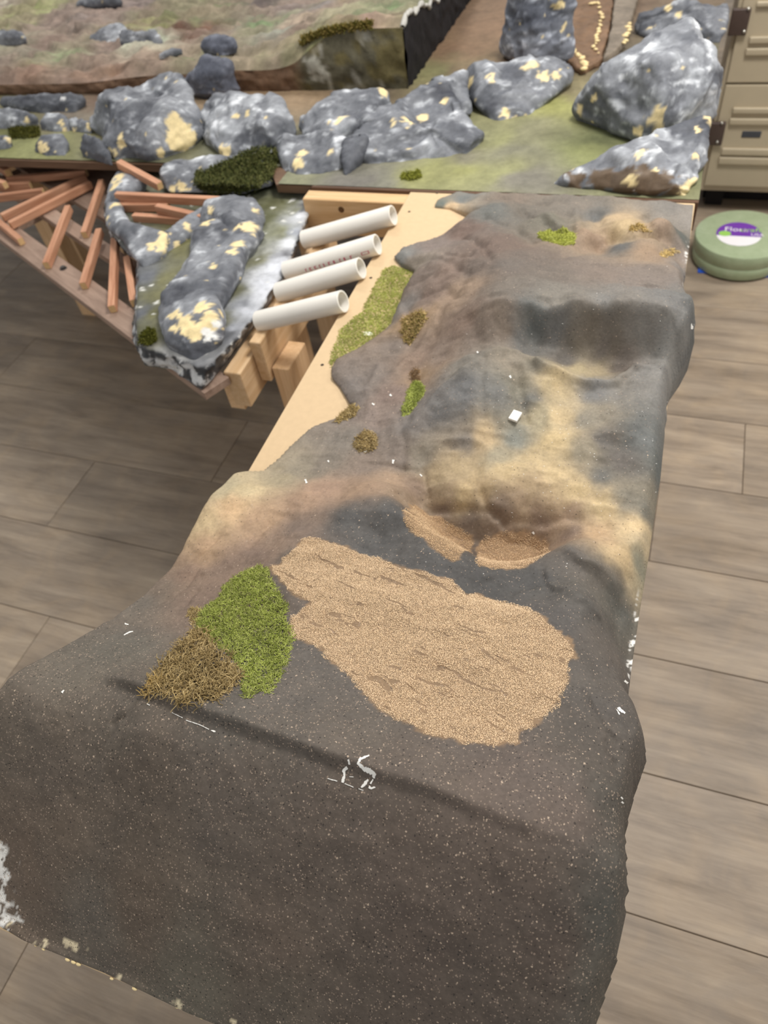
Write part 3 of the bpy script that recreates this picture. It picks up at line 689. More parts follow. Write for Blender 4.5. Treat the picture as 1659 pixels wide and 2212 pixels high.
# ------------------------------------------------------------------ hillside of brown strata with a cut front
xr = at(884, 191, 0).x
_f0, _f1 = at(0, 206, 0), at(700, 196, 0); _fs = (_f1.y - _f0.y) / (_f1.x - _f0.x)
def yfront(x): return _f0.y + _fs * (x - _f0.x)
def on_hill(px, py, dy):
    """point of the vertical sheet dy behind the cut front, seen at a photo pixel"""
    r = ROT @ Vector((px - CX, py - CY, FPX)); t = (_f0.y + dy - _fs * _f0.x) / (r.y - _fs * r.x)
    return CAMLOC + t * r
HP = [(-80,184,0),(0,183,0),(100,182,0),(200,178,0),(330,163,0),(420,160,0),(500,151,0),(600,149,0),(640,140,0),(660,112,0),(690,88,0),(740,66,0),(800,62,0),(860,60,0),(900,60,0),
 (-80,140,.16),(0,140,.16),(120,138,.16),(240,134,.16),(360,122,.16),(480,118,.16),(560,112,.16),(620,92,.16),(680,66,.16),(740,42,.16),(820,38,.16),(900,36,.16),
 (-80,92,.38),(0,94,.38),(120,94,.38),(240,92,.38),(360,84,.38),(480,78,.38),(560,70,.38),(640,52,.38),(740,22,.38),(820,12,.38),(950,10,.38),
 (-80,44,.66),(0,46,.66),(120,48,.66),(240,46,.66),(360,40,.66),(480,36,.66),(600,28,.66),(700,8,.66),(800,-16,.66),(980,-18,.66),
 (-80,-8,1.0),(0,-6,1.0),(200,-4,1.0),(400,-8,1.0),(600,-14,1.0),(800,-40,1.0),(1000,-44,1.0),
 (-100,-60,1.4),(200,-60,1.4),(500,-64,1.4),(800,-80,1.4),(1000,-84,1.4)]
hpt = [on_hill(*c) for c in HP]
HX2 = np.array([(p.x, p.y - yfront(p.x)) for p in hpt]); HZ2 = np.array([p.z - ZB for p in hpt])
stp = 0.011
hxs = np.arange(-3.2, xr + 1e-6, stp); hys = np.arange(0, 1.45, stp); hxs = np.append(hxs, xr) if xr - hxs[-1] > 1e-4 else hxs
A, B = np.meshgrid(hxs, hys, indexing='ij'); qs = np.stack([A.ravel(), B.ravel()], 1)
hz = np.clip(tps(HX2, HZ2, qs, 3e-3), 0.025, 0.6)
q = np.stack([qs[:, 0], qs[:, 1] + yfront(qs[:, 0])], 1)
q3 = np.column_stack([q, hz]); wq = q3 + 0.03 * np.column_stack([fbm(q3 * 6, 3, 1), fbm(q3 * 6, 3, 2), np.zeros(len(q))])
strata = wq[:, 1] * 1.0 + 0.18 * wq[:, 0]
edgef = smooth01(qs[:, 1] / 0.02)
hz += edgef * (0.009 * np.abs(np.sin(strata * 38)) + 0.016 * ridged(wq * np.array([7, 24, 7]), 4, 6) + 0.005 * fbm(q3 * 30, 3, 8))
HPC = [(0,10,170,160,140),(40,40,150,150,100),(60,20,140,146,84),(120,45,128,112,102),(100,90,132,110,96),(200,30,126,110,102),(30,100,140,136,110),(60,110,128,118,100),(0,130,136,122,106),(80,125,126,134,92),(130,125,128,136,96),(200,120,140,118,98),(260,160,132,98,72),(60,160,142,100,70),(10,175,110,84,66),(180,170,128,100,80),(330,140,126,106,84),(300,115,150,130,108),(250,95,128,108,98),(310,95,180,186,158),(340,90,170,178,150),(360,45,126,124,74),(310,50,128,122,78),(420,40,116,122,78),(400,15,112,120,76),(480,30,124,124,84),(520,25,118,118,90),(440,60,110,78,58),(420,70,104,72,54),(390,60,96,66,50),(500,70,132,124,104),(560,50,106,126,82),(540,60,116,130,88),(600,70,132,132,116),(640,90,126,128,70),(620,110,122,128,72),(580,120,138,136,90),(520,130,140,132,96),(450,130,120,116,84),(400,130,112,118,76),(680,60,128,136,80),(720,30,150,156,110),(700,10,118,112,108),(620,20,128,112,104),(660,30,170,150,122),(560,10,96,84,80),(780,50,170,136,112),(800,20,116,142,86),(760,60,120,112,60),(840,20,110,136,84),(740,75,138,118,66),(880,40,90,94,100),(930,20,120,122,126),(1000,0,140,142,140),(860,70,120,118,92),(660,140,120,104,84),(590,140,122,116,82),(800,-40,128,120,100),(500,-40,120,108,98),(100,-40,140,128,110),(300,10,120,104,98)]
hbv = BVHTree.FromPolygons([tuple(v) for v in np.column_stack([q, hz + ZB]).tolist()], (lambda idx: np.stack([idx[:-1, :-1].ravel(), idx[1:, :-1].ravel(), idx[1:, 1:].ravel(), idx[:-1, 1:].ravel()], 1))(np.arange(len(q)).reshape(len(hxs), len(hys))).tolist())
hc_p = np.array([(lambda p: (p.x, p.y))(hit(c[0], c[1], hbv)) for c in HPC]); hc_c = np.array([lin(c[2:]) for c in HPC])
qq = q + 0.02 * np.column_stack([fbm(q3 * 14, 4, 21), fbm(q3 * 14, 4, 22)])
HC_ = shepard(qq, hc_p, hc_c, 3.2, 7)
_g = HC_.mean(1, keepdims=True); HC_ = _g + (HC_ - _g) * 0.72
_mv = smooth01((ridged(wq * np.array([5, 17, 5]), 4, 46) + 0.35) / 0.9)[:, None] * 0.55
HC_ = HC_ * (1 - _mv) + np.array(lin((122, 106, 96)))[None] * (0.78 + 0.32 * ridged(wq * np.array([12, 50, 12]), 3, 47))[:, None] * _mv
HC_ *= (1 + 0.40 * ridged(wq * np.array([8, 30, 8]), 3, 16) * 0.5 + 0.12 * fbm(q3 * 40, 3, 18))[:, None]
hV = np.column_stack([q, hz + ZB]); idx = np.arange(len(q)).reshape(len(hxs), len(hys))
hF = np.stack([idx[:-1, :-1].ravel(), idx[1:, :-1].ravel(), idx[1:, 1:].ravel(), idx[:-1, 1:].ravel()], 1)
m_ = mesh_from('hillside', hV, hF, True); set_col(m_, HC_)
HILL_M = vcol_mat('hill_paint', 0.8, 50, 0.5, 0.004, 0.22)
hill = adopt(link('hillside', m_, HILL_M), rear); hill['label'] = 'brown mauve strata hillside with green grass patches'
def wall_rows(name, edge_ids, colf, rows=14, bulge=0.0, nrm=(0, -1, 0)):
    top = hV[edge_ids]; Vw = []; n = len(top)
    for r in range(rows + 1):
        t = r / rows; p = top.copy(); p[:, 2] = top[:, 2] * (1 - t) + (ZB + 0.0005) * t
        s = np.sin(t * math.pi) if 0 < r < rows else 0.0
        dd = bulge * s * (0.6 + 0.8 * fbm(p * 16, 4, 33)) + 0.004 * (0 < r) * fbm(p * 55, 3, 35)
        Vw.append(p + np.array(nrm)[None] * dd[:, None])
    Vw = np.vstack(Vw); I = np.arange(len(Vw)).reshape(rows + 1, n)
    F = np.stack([I[:-1, :-1].ravel(), I[:-1, 1:].ravel(), I[1:, 1:].ravel(), I[1:, :-1].ravel()], 1)
    mw = mesh_from(name, Vw, F, True); set_col(mw, colf(Vw)); return adopt(link(name, mw, HILL_M), rear)
def front_col(V):
    c1 = np.array(lin((112, 88, 70))); c2 = np.array(lin((96, 92, 76)))
    w = smooth01((V[:, 0] - at(640, 190, 0).x) / 0.06)[:, None]
    c = c1[None] * (1 - w) + c2[None] * w
    st = smooth01((fbm(V * np.array([30, 30, 12]), 3, 71) - 0.5) / 0.15)[:, None] * w
    c = c * (1 - 0.55 * st) + np.array(lin((196, 194, 184)))[None] * 0.55 * st
    g = smooth01((fbm(V * 12, 3, 73) - 0.05) / 0.3)[:, None] * w; c = c * (1 - 0.5 * g) + np.array(lin((112, 100, 52)))[None] * 0.5 * g
    return c * (1 + 0.2 * fbm(V * 25, 4, 72))[:, None]
fw = wall_rows('cut_front', idx[:, 0], front_col, 14, 0.006); fw['label'] = 'brown cut front of the hillside'
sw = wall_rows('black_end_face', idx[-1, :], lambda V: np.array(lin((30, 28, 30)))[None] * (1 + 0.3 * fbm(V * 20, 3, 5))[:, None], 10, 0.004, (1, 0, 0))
sw['label'] = 'black end face of the hillside'
# pale plaster rim along the right end of the hill
rv = hV[idx[-1, :]]; bmr = bmesh.new()
k = 0
prev = None
for i in range(0, len(rv)):
    p = rv[i]; ring = []
    rr = 0.005 + 0.0022 * math.sin(i * 1.3) + 0.0018 * math.sin(i * 3.1)
    for a in range(6):
        an = a / 6 * 2 * math.pi
        ring.append(bmr.verts.new((p[0] + rr * 1.3 * math.cos(an), p[1], p[2] + rr * math.sin(an) + 0.002)))
    if prev: 
        for a in range(6): bmr.faces.new((prev[a], prev[(a + 1) % 6], ring[(a + 1) % 6], ring[a]))
    prev = ring
adopt(bm_obj('plaster_rim', bmr, plain('bare_plaster', (176, 174, 168), 0.8, 0.15, 60, 0.3), None, True), rear)

# ------------------------------------------------------------------ rocks on the rear deck
rock('largest grey boulder on the left, with a broad cream chipped patch', [[(200,275,0),(225,320,0),(250,352,0),(310,352,0),(350,346,0),(375,325,0),(415,322,0),(432,270,0),(196,245,.05),(437,240,.06),(340,300,.05),(215,215,.09),(255,188,.10),(300,174,.105),(345,162,.105),(385,168,.10),(412,202,.085),(300,230,.10),(380,240,.09)]],
     [(385,290,.050),(400,300,.04),(375,310,.03),(262,305,.020),(240,330,.02),(345,330,.018)], 0.94, seed=1)
rock('squarish light grey boulder beside the dark moss clump', [[(434,285,0),(442,312,0),(480,343,0),(520,338,0),(580,315,0),(622,288,0),(436,248,.05),(624,262,.05),(480,275,.06),(600,270,.06),(458,208,.085),(500,200,.09),(600,204,.09),(614,225,.085)]],
     [(485,325,.022),(535,243,.012),(510,252,.012)], 1.05, seed=2)
rock('pale grey ridge rock with two cream chips, right of the squarish boulder', [[(655,262,.03),(700,280,.05),(692,200,.085),(722,182,.095),(762,178,.095),(830,184,.09),(846,198,.07),(830,232,.05),(780,260,.05),(650,300,0),(750,300,0),(820,262,0)],
     [(604,292,.045),(640,284,.055),(728,274,.06),(750,298,.045),(592,330,0),(606,368,0),(640,382,0),(690,380,0),(738,368,0),(750,340,0)]],
     [(735,255,.026),(640,350,.026),(715,325,.018),(655,330,.015),(825,192,.02)], 1.06, seed=3)
rock('long low grey rock with a dark front, at the middle of the deck edge', [[(765,300,.045),(830,222,.075),(900,200,.08),(950,174,.08),(990,205,.07),(900,262,.055),(1000,246,.05),(1040,268,.04),(760,345,0),(800,359,0),(900,352,0),(980,345,0),(1044,320,0),(1051,298,0)],
     [(785,255,.065),(850,208,.08),(950,166,.085),(1002,154,.08),(1012,215,.045),(900,240,.06),(800,290,.02)]],
     [(885,262,.020),(915,252,.016),(1040,318,.012),(960,220,.012),(850,268,.012)], 0.88, seed=4)
rock('grey rock with many cream chips, ending beside the green stream bed', [[(1008,154,.07),(1050,152,.075),(1100,178,.055),(1140,144,.07),(1166,108,.075),(1200,112,.065),(1226,150,.045),(1060,262,0),(1085,268,0),(1130,260,0),(1164,238,0),(1180,215,0),(1204,186,0),(1230,166,0),(1015,225,0)]],
     [(1150,140,.026),(1170,165,.02),(1200,165,.016),(1090,245,.014),(1110,262,.014),(1065,165,.016),(1015,175,.016)], 0.98, seed=5)
rock('tall pillar-like grey rock at the top centre, beside the brown hollow', [[(1112,-50,.20),(1240,-50,.20),(1106,0,.15),(1226,10,.14),(1160,40,.12),(1086,122,0),(1130,127,0),(1214,122,0),(1210,70,.06),(1095,70,.06)]],
     [(1205,12,.016),(1220,60,.012)], 1.0, seed=6, tint=(0.94, 0.96, 1.03))
rock('biggest angular grey rock on the right, in front of the tan cabinet', [[(1242,250,0),(1266,264,0),(1320,281,0),(1352,298,0),(1400,294,0),(1440,275,0),(1528,236,0),(1250,209,.06),(1273,160,.10),(1420,205,.11),(1542,208,.07),(1320,128,.15),(1421,84,.165),(1473,58,.175),(1499,40,.18),(1525,60,.17),(1558,106,.14),(1440,130,.16)]],
     [(1405,262,.028),(1385,285,.024),(1425,245,.020),(1252,235,.016),(1285,215,.014)], 1.02, 0.007, 0.010, seed=7)
rock('wedge of grey rock with a brown cut front, at the right corner of the deck', [[(1172,402,0),(1260,414,0),(1380,424,0),(1492,432,0),(1240,376,.030),(1350,384,.034),(1496,388,.034),(1320,330,.065),(1446,272,.08),(1490,252,.085),(1532,247,.08),(1530,292,.065),(1520,333,.05),(1300,345,.055)]],
     [(1534,257,.016),(1505,280,.010),(1500,335,.012),(1385,330,.016),(1300,400,.05,(96,80,64)),(1250,402,.04,(96,80,64)),(1400,408,.05,(100,84,68)),(1340,410,.05,(92,78,64)),(1460,415,.04,(110,94,76)),(1490,405,.035),(1360,392,.022),(1470,425,.02)], 1.02, 0.006, 0.009, seed=8)
rock('dark white-flecked rock at the top right edge', [[(1372,80,0),(1400,92,0),(1440,85,0),(1556,95,0),(1378,20,.06),(1420,8,.07),(1500,2,.08),(1566,10,.06)]], [(1465,34,.010),(1445,15,.012)], 0.72, seed=9)
rock('rounded pale rock touching the left picture edge, above the moss', [[(-30,236,.04),(0,232,.045),(40,240,.04),(80,250,.025),(-30,280,0),(0,282,0),(50,278,0),(85,270,0)]], [(60,262,.012)], 1.08, seed=10, amp=.006)
rock('small pale rock with a cream chip, left of the largest boulder', [[(88,262,.02),(100,245,.035),(135,246,.035),(150,262,.02),(88,282,0),(120,288,0),(150,286,0)]], [(136,266,.016),(140,280,.012)], 1.06, seed=11, amp=.006)
rock('rounded grey rock with cream chips beside the redwood sticks', [[(78,310,.02),(92,292,.035),(130,290,.035),(145,308,.02),(72,330,0),(100,340,0),(140,340,0)]], [(88,320,.018),(98,318,.014)], 0.96, seed=12, amp=.006)
rock('small grey rock cut by the left picture edge, above the sticks', [[(-20,295,.03),(10,292,.03),(25,305,.015),(-20,325,0),(15,325,0)]], [(20,302,.010)], 1.0, seed=13, amp=.006)
rock('dark jagged rock lying under the strata hillside on the left', [[(0,212,.03),(60,204,.04),(150,198,.045),(182,205,.03),(20,240,0),(90,248,0),(160,246,0),(186,225,0)]], [(135,212,.018,(214,214,214))], 0.55, seed=14, amp=.008)
rock('dark slate slab leaning at the foot of the largest boulder', [[(180,290,.05),(210,298,.05),(175,340,0),(205,348,0),(245,360,0),(235,335,.02)]], [], 0.45, seed=15, amp=.006)
rock('small whitish rock between the largest boulder and a pale rock', [[(152,256,.025),(190,262,.025),(198,280,.01),(150,285,0),(195,292,0)]], [(160,282,.012),(192,272,.016)], 1.1, seed=16, amp=.006)
def rock_on_hill(label, lobes, **kw):
    """the same, standing on the hillside: heights are above the hill surface"""
    out = []
    for L in lobes:
        h = hit(sum(p[0] for p in L) / len(L), max(p[1] for p in L), hbv); b = h.z - ZB
        out.append([(px, py, b + z) for px, py, z in L])
    return rock(label, out, base=min(p[2] for L in out for p in L), **kw)
zh = lambda px, py, dy: (px, py, on_hill(px, py, dy).z - ZB)
rock('dark bluish craggy lump standing against the cut hillside front', [[zh(404,168,-.02),zh(425,142,-.02),zh(440,122,-.02),zh(500,132,-.02),zh(505,156,-.02),zh(425,160,-.05),zh(480,155,-.05),(400,203,0),(440,211,0),(480,210,0),(503,203,0)]],
     [], 0.62, 0.005, seed=17, tint=(.95, .97, 1.08), amp=.008, hew=0.5)
rock_on_hill('smaller dark bluish lump on the hillside, right above the craggy one', [[(437,106,.01),(442,88,.035),(470,78,.04),(503,84,.035),(511,102,.015),(442,118,0),(480,122,0),(508,114,0)]], seed=27, amp=.007, tone=0.62, voxel=0.005, tint=(.95, .97, 1.08))
rock_on_hill('low cluster of grey rocks half way up the hillside', [[(192,80,.01),(230,55,.03),(262,46,.035),(275,70,.02),(200,92,0),(270,94,0)], [(262,72,.02),(335,64,.025),(342,80,.01),(265,92,0),(340,90,0)]], seed=18, amp=.008, tone=0.95)
rock_on_hill('dark rock at the top of the hillside, cut by the picture edge', [[(168,10,.02),(200,-8,.04),(255,-6,.04),(165,18,0),(220,20,0),(258,8,0)]], seed=19, amp=.008, tone=0.5)
rock_on_hill('grey rock high on the hillside at the left picture edge', [[(-20,72,.03),(20,64,.04),(55,75,.025),(-20,100,0),(40,98,0),(62,92,0)]], seed=20, amp=.008, tone=0.85)
rock_on_hill('pale grey flat rock near the lump against the hillside', [[(345,118,.015),(370,104,.02),(392,106,.015),(340,128,0),(380,112,0)]], seed=23, amp=.004, tone=0.85)
rock('grey rock with cream chips under the dark moss clump', [[(350,362,.03),(380,345,.04),(430,345,.04),(470,350,.04),(348,395,0),(360,415,0),(410,418,0),(470,405,0),(560,330,.05),(600,330,.03),(520,420,0),(590,400,0)]], [(390,404,.022),(375,408,.014)], 0.95, seed=21, amp=.007, zoff=-0.024)

rock('filler rock darkened to imitate the shaded gap between the pale ridge rock and the long low rock', [[(742,300,.05),(795,292,.05),(742,386,0),(772,366,0),(790,350,0)]], [], 0.35, seed=24, amp=.006)  # added filler; its near-black tone puts the gap's shade into the colour
# brown road bed running up between the rocks, with crumbly cream seams
def slab_px(name, pts, z0, z1, mat, parent, seed=0, amp=0.003, voxel=0.006, col=(120, 96, 74)):
    bmx = bmesh.new(); prism_bm(bmx, [tuple(at(a, b, z1).xy) for a, b in pts], ZB + z0, ZB + z1)
    m_ = remesh(bmx, voxel); V = co_of(m_); V = V + normals_of(m_) * (amp * fbm(V * 40, 4, seed))[:, None]; put_co(m_, V)
    C = np.array(lin(col))[None] * (1 + 0.25 * fbm(V * 22, 4, seed + 1))[:, None]; set_col(m_, C)
    return adopt(link(name, m_, mat), parent)
slab_px('road_bed', [(1212, 118), (1255, 150), (1300, 128), (1318, 60), (1330, -40), (1235, -40)], 0.0, 0.018, GROUND_M, rear, 3, col=(116, 92, 72))
slab_px('road_bed', [(1304, 126), (1330, 108), (1352, 85), (1375, 10), (1385, -40), (1332, -40), (1320, 60)], 0.0, 0.024, GROUND_M, rear, 5, 0.002, col=(122, 112, 100))
def crumb_seam(pts, z, r, parent, seed=0):
    bmx = bmesh.new(); random.seed(seed)
    for (x0, y0), (x1, y1) in zip(pts[:-1], pts[1:]):
        n = max(2, int(math.hypot(x1 - x0, y1 - y0) / 5))
        for i in range(n):
            t = i / n; p = at(x0 + (x1 - x0) * t + random.uniform(-4, 4), y0 + (y1 - y0) * t + random.uniform(-3, 3), z)
            bmesh.ops.create_icosphere(bmx, subdivisions=1, radius=r * random.uniform(.5, 1.3), matrix=Matrix.Translation(p) @ Matrix.Rotation(random.uniform(0, 6), 4, 'Z') @ Matrix.Diagonal((1.3, 0.9, 0.6, 1)))
    return tag(adopt(bm_obj('crumbling_seam', bmx, CREAM_M, None, True), parent), kind='stuff')
CREAM_M = plain('cream_foam', (232, 210, 160), 0.85, 0.12, 150, 0.4)
crumb_seam([(1222, 92), (1240, 110), (1252, 120), (1262, 140), (1255, 152)], 0.018, 0.010, rear, 1)
crumb_seam([(1270, 5), (1295, 8), (1298, 40), (1290, 70), (1285, 100), (1300, 115)], 0.022, 0.006, rear, 2)
crumb_seam([(1362, 50), (1352, 80), (1345, 100)], 0.024, 0.007, rear, 3)
# ------------------------------------------------------------------ angled corner module: lattice frame, peninsula, lumber
CO = -0.060            # the corner module sits a little lower than the other boards
def atc(px, py, z): return at(px, py, z + CO)
corner = empty('corner_module', (at(350, 600, 0).x, at(350, 600, 0).y, 0))
tag(corner, 'angled corner module with a rocky point, open plank frame and pine lumber under it', 'diorama')
GREYBOARD = wood('greyed_plywood', (128, 106, 92), (164, 140, 124), axis=0, stretch=9)
TRAYZ = -0.030 + CO
A0 = at(-260, 320, TRAYZ); A1 = at(440, 850, TRAYZ)
dv = (A1 - A0); dl = dv.length; dv.normalize(); nv = Vector((-dv.y, dv.x, 0))
if nv.y < 0: nv = -nv
def diag_plank(name, o0, o1, s0, s1, zt, th, mat):
    L = s1 - s0; bmx = bmesh.new(); box_bm(bmx, 0, 0, 0, L, o1 - o0, th); bevel(bmx, 0.001, 1)
    o = bm_obj(name, bmx, mat); c = A0 + dv * (s0 + s1) / 2 + nv * (o0 + o1) / 2
    o.location = (c.x, c.y, ZB + zt - th / 2); o.rotation_euler = (0, 0, math.atan2(dv.y, dv.x))
    return adopt(o, corner)
diag_plank('front_plank', 0.0, 0.062, 0, dl, TRAYZ, 0.018, GREYBOARD)
diag_plank('middle_plank', 0.135, 0.175, 0, dl - 0.20, TRAYZ, 0.018, GREYBOARD)
diag_plank('back_plank', 0.235, 0.46, 0, dl - 0.42, TRAYZ - 0.004, 0.014, GREYBOARD)
for s in (0.30, 0.62, 0.93):
    c = A0 + dv * s + nv * 0.2; bmx = bmesh.new(); box_bm(bmx, 0, 0, 0, 0.04, 0.44, 0.02); o = bm_obj('cross_plank', bmx, GREYBOARD)
    o.location = (c.x, c.y, ZB + TRAYZ - 0.028); o.rotation_euler = (0, 0, math.atan2(dv.y, dv.x)); adopt(o, corner)
# a bolt on the front plank
p = at(137, 580, TRAYZ)
bmx = bmesh.new(); bmesh.ops.create_cone(bmx, cap_ends=True, segments=6, radius1=0.0065, radius2=0.0065, depth=0.005, matrix=Matrix.Translation(p + Vector((0, 0, .003))))
bmesh.ops.create_cone(bmx, cap_ends=True, segments=16, radius1=0.0095, radius2=0.009, depth=0.0016, matrix=Matrix.Translation(p + Vector((0, 0, .0008))))
adopt(bm_obj('bolt', bmx, plain('steel', (90, 88, 86), 0.4, 0.1, metallic=0.8)), corner)
# lumber: beam along the point's right side, a second board under it, ledger and leg
def board_px(name, pts_top, zt, h, mat, parent, bev=0.0015):
    bmx = bmesh.new(); prism_bm(bmx, [tuple(at(a, b, zt).xy) for a, b in pts_top], ZB + zt - h, ZB + zt); bevel(bmx, bev, 1)
    o = bm_obj(name, bmx, mat); return adopt(o, parent)
bx0 = at(479, 807, -.083).x; bx1 = at(519, 806, -.083).x; by0 = at(500, 806, -.083).y
def beam(name, x0, x1, y0, y1, z0, z1, mat, parent):
    bmx = bmesh.new(); box_bm(bmx, 0, 0, 0, x1 - x0, y1 - y0, z1 - z0); bevel(bmx, 0.0018, 1)
    o = bm_obj(name, bmx, mat); o.location = ((x0 + x1) / 2, (y0 + y1) / 2, ZB + (z0 + z1) / 2); return adopt(o, parent)
beam('beam', bx0, bx1, by0, 1.44, -.172, -.083, PINE_Y, corner)
beam('lower_board', bx0 - 0.024, bx0 + 0.012, by0 + 0.012, 1.40, -.195, -.125, PINE_Y, corner)
beam('ledger', bx1 + 0.001, bx1 + 0.026, by0 + 0.06, 1.42, -.150, -.0505, PINE_Y, corner)
beam('leg', bx1 + 0.029, bx1 + 0.068, by0 + 0.07, by0 + 0.16, -ZB, -.120, PINE_Z, corner)
beam('leg', bx0 - 0.05, bx0 - 0.008, 1.25, 1.31, -ZB, -.100, PINE_Z, corner)
for s in (0.15, 0.75):
    c = A0 + dv * s + nv * 0.42; beam('leg', c.x - .025, c.x + .025, c.y - .025, c.y + .025, -ZB, TRAYZ - 0.018, PINE_Z, corner)
rl = at(688, 414, -.004); rr_ = at(890, 428, -.004)
rail = beam('front_rail', rl.x - 0.03, rr_.x + 0.01, DY0 - 0.052, DY0 - 0.011, -.094, -.006, PINE, corner)
bmx = bmesh.new(); kp = aty(737, 453, DY0 - 0.0525)
bmesh.ops.create_circle(bmx, cap_ends=True, radius=0.0075, segments=12, matrix=Matrix.Translation(kp) @ Matrix.Rotation(math.pi / 2, 4, 'X'))
adopt(bm_obj('knot', bmx, plain('knot', (96, 66, 40), 0.7, 0.3, 200)), corner)

# the point itself: a foam slab with a rough white-and-black edge, painted as a mossy stream
PEN = [(296,566),(291,642),(288,708),(292,752),(310,792),(367,800),(436,846),(452,828),(483,794),(560,690),(620,595),(668,470),(684,408),(694,384),(640,372),(560,375),(440,380),(350,372),(262,360),(240,400),(226,448),(238,500),(272,545)]
PENT = [(300,560),(296,640),(294,700),(298,735),(318,752),(368,764),(425,792),(452,786),(478,766),(554,680),(614,588),(664,466),(682,405)] + PEN[13:]
bmx = bmesh.new()
lo_ = [bmx.verts.new(atc(a, b, -0.030) ) for a, b in PEN]; hi_ = [bmx.verts.new(atc(a, b, 0.022)) for a, b in PENT]
bmx.faces.new(list(reversed(lo_))); bmx.faces.new(hi_)
for i in range(len(lo_)): j = (i + 1) % len(lo_); bmx.faces.new((lo_[i], lo_[j], hi_[j], hi_[i]))
bmesh.ops.recalc_face_normals(bmx, faces=bmx.faces)
m_ = remesh(bmx, 0.0045); V = co_of(m_); nn = normals_of(m_)
sidew = smooth01((0.7 - np.abs(nn[:, 2])) / 0.4)
V = V + nn * ((0.0025 + 0.0035 * sidew) * fbm(V * 45, 4, 9) * (0.35 + 0.65 * sidew))[:, None]; put_co(m_, V)
penbv = BVHTree.FromPolygons([tuple(v) for v in V.tolist()], [tuple(p.vertices) for p in m_.polygons])
PPC = [(630,430,130,132,100),(660,400,136,136,104),(600,500,122,124,88),(560,560,118,118,86),(510,630,108,108,78),(480,690,104,104,80),(450,720,96,94,80),(600,440,92,92,50),(570,470,86,88,44),(400,530,110,108,58),(360,600,116,114,68),(340,640,112,110,64),(330,680,104,102,56),(320,730,84,84,28),(315,760,110,108,96),(420,490,96,92,40),(640,500,150,156,168),(600,560,186,190,200),(560,620,184,188,198),(650,460,120,124,130),(530,660,120,124,132),(500,720,84,86,92),(310,600,96,100,108),(300,680,92,96,104),(380,780,170,170,168),(430,820,120,122,126),(300,560,110,112,118),(500,780,88,88,92),(620,590,90,90,96),(670,460,96,96,100),(400,420,60,62,40),(560,400,64,70,36),(350,385,104,104,80),(668,425,206,210,218),(652,465,212,216,224),(628,525,214,218,226),(598,575,206,210,220),(566,625,208,212,222),(535,668,190,194,204),(505,712,150,154,164),(640,455,128,130,104),(610,510,124,126,96)]
pp2 = np.array([(lambda p: (p.x, p.y))(hit(c[0], c[1], penbv)) for c in PPC]); pc2 = np.array([lin(c[2:]) for c in PPC])
qq = V[:, :2] + 0.010 * np.column_stack([fbm(V * 26, 4, 3), fbm(V * 26, 4, 4)])
C = shepard(qq, pp2, pc2, 3.2, 6); g_ = C.mean(1, keepdims=True); C = g_ + (C - g_) * 0.75; C = C * (1 + 0.12 * fbm(V * 40, 3, 6))[:, None]
ed = sidew * smooth01((fbm(V * 50, 4, 13) + 0.0) / 0.35)
C = C * (1 - sidew[:, None]) + np.array(lin((66, 68, 72)))[None] * sidew[:, None]
C = C * (1 - 0.9 * ed[:, None]) + np.array(lin((206, 207, 208)))[None] * 0.9 * ed[:, None]
wsp = smooth01((fbm(V * 50, 3, 17) - 0.85) / 0.1); C = C * (1 - wsp[:, None]) + np.array(lin((214, 214, 208)))[None] * wsp[:, None]
set_col(m_, C)
pen = adopt(link('point_slab', m_, GROUND_M), corner); pen['label'] = 'pointed slab with mossy stream paint and crumbling white edge'
rock('winding grey rock on the point with big cream chips at its near end', [
   [(435,470,.045),(450,440,.065),(495,426,.07),(545,432,.07),(564,455,.055),(560,490,.04),(440,520,.022),(500,560,.022),(556,510,.022),(500,480,.075)],
   [(440,520,.055),(470,490,.065),(530,500,.06),(425,570,.05),(505,565,.05),(460,600,.05),(400,610,.022),(500,580,.022),(448,618,.022)],
   [(436,480,.062),(560,480,.062),(385,640,.062),(462,650,.062),(430,530,.022),(562,515,.022),(350,660,.022),(472,660,.022),(480,590,.06)],
   [(400,590,.06),(450,580,.055),(380,620,.065),(440,612,.07),(462,650,.07),(466,690,.065),(345,670,.05),(350,640,.06),(360,720,.05),(420,720,.06),(466,720,.04),(366,758,.020),(420,786,.018),(472,760,.020),(344,700,.022)]],
   [(440,665,.032),(455,690,.028),(430,715,.026),(372,680,.030),(395,695,.028),(405,710,.022),(345,715,.012),(535,485,.026),(540,495,.02),(510,530,.020),(500,545,.014),(460,577,.012),(455,455,.020),(447,480,.016),(452,715,.020,(236,236,232)),(468,700,.014,(236,236,232)),(553,455,.012)], 0.90, 0.005, 0.008, 30, 0.02, zoff=CO, hew=0.45)
rock('grey rock curling round the redwood sticks, left side of the point', [
   [(256,372,.05),(275,382,.055),(310,392,.045),(245,400,.045),(232,440,.04),(255,430,.05),(225,450,.02),(300,404,.022)],
   [(232,440,.045),(256,440,.055),(240,490,.045),(266,480,.055),(290,520,.05),(250,512,.022),(226,460,.022)],
   [(262,478,.055),(300,500,.055),(355,505,.05),(350,545,.035),(300,560,.035),(275,545,.022),(310,580,.022),(360,556,.022)],
   [(350,510,.045),(400,485,.045),(440,450,.05),(455,470,.04),(420,505,.022),(365,545,.022)]],
   [(258,385,.028),(250,400,.024),(246,440,.014),(232,470,.012),(336,528,.022),(350,520,.018),(345,535,.02),(355,505,.012),(380,530,.012),(405,490,.012)], 0.95, 0.005, 0.007, 31, 0.02, zoff=CO, hew=0.12)

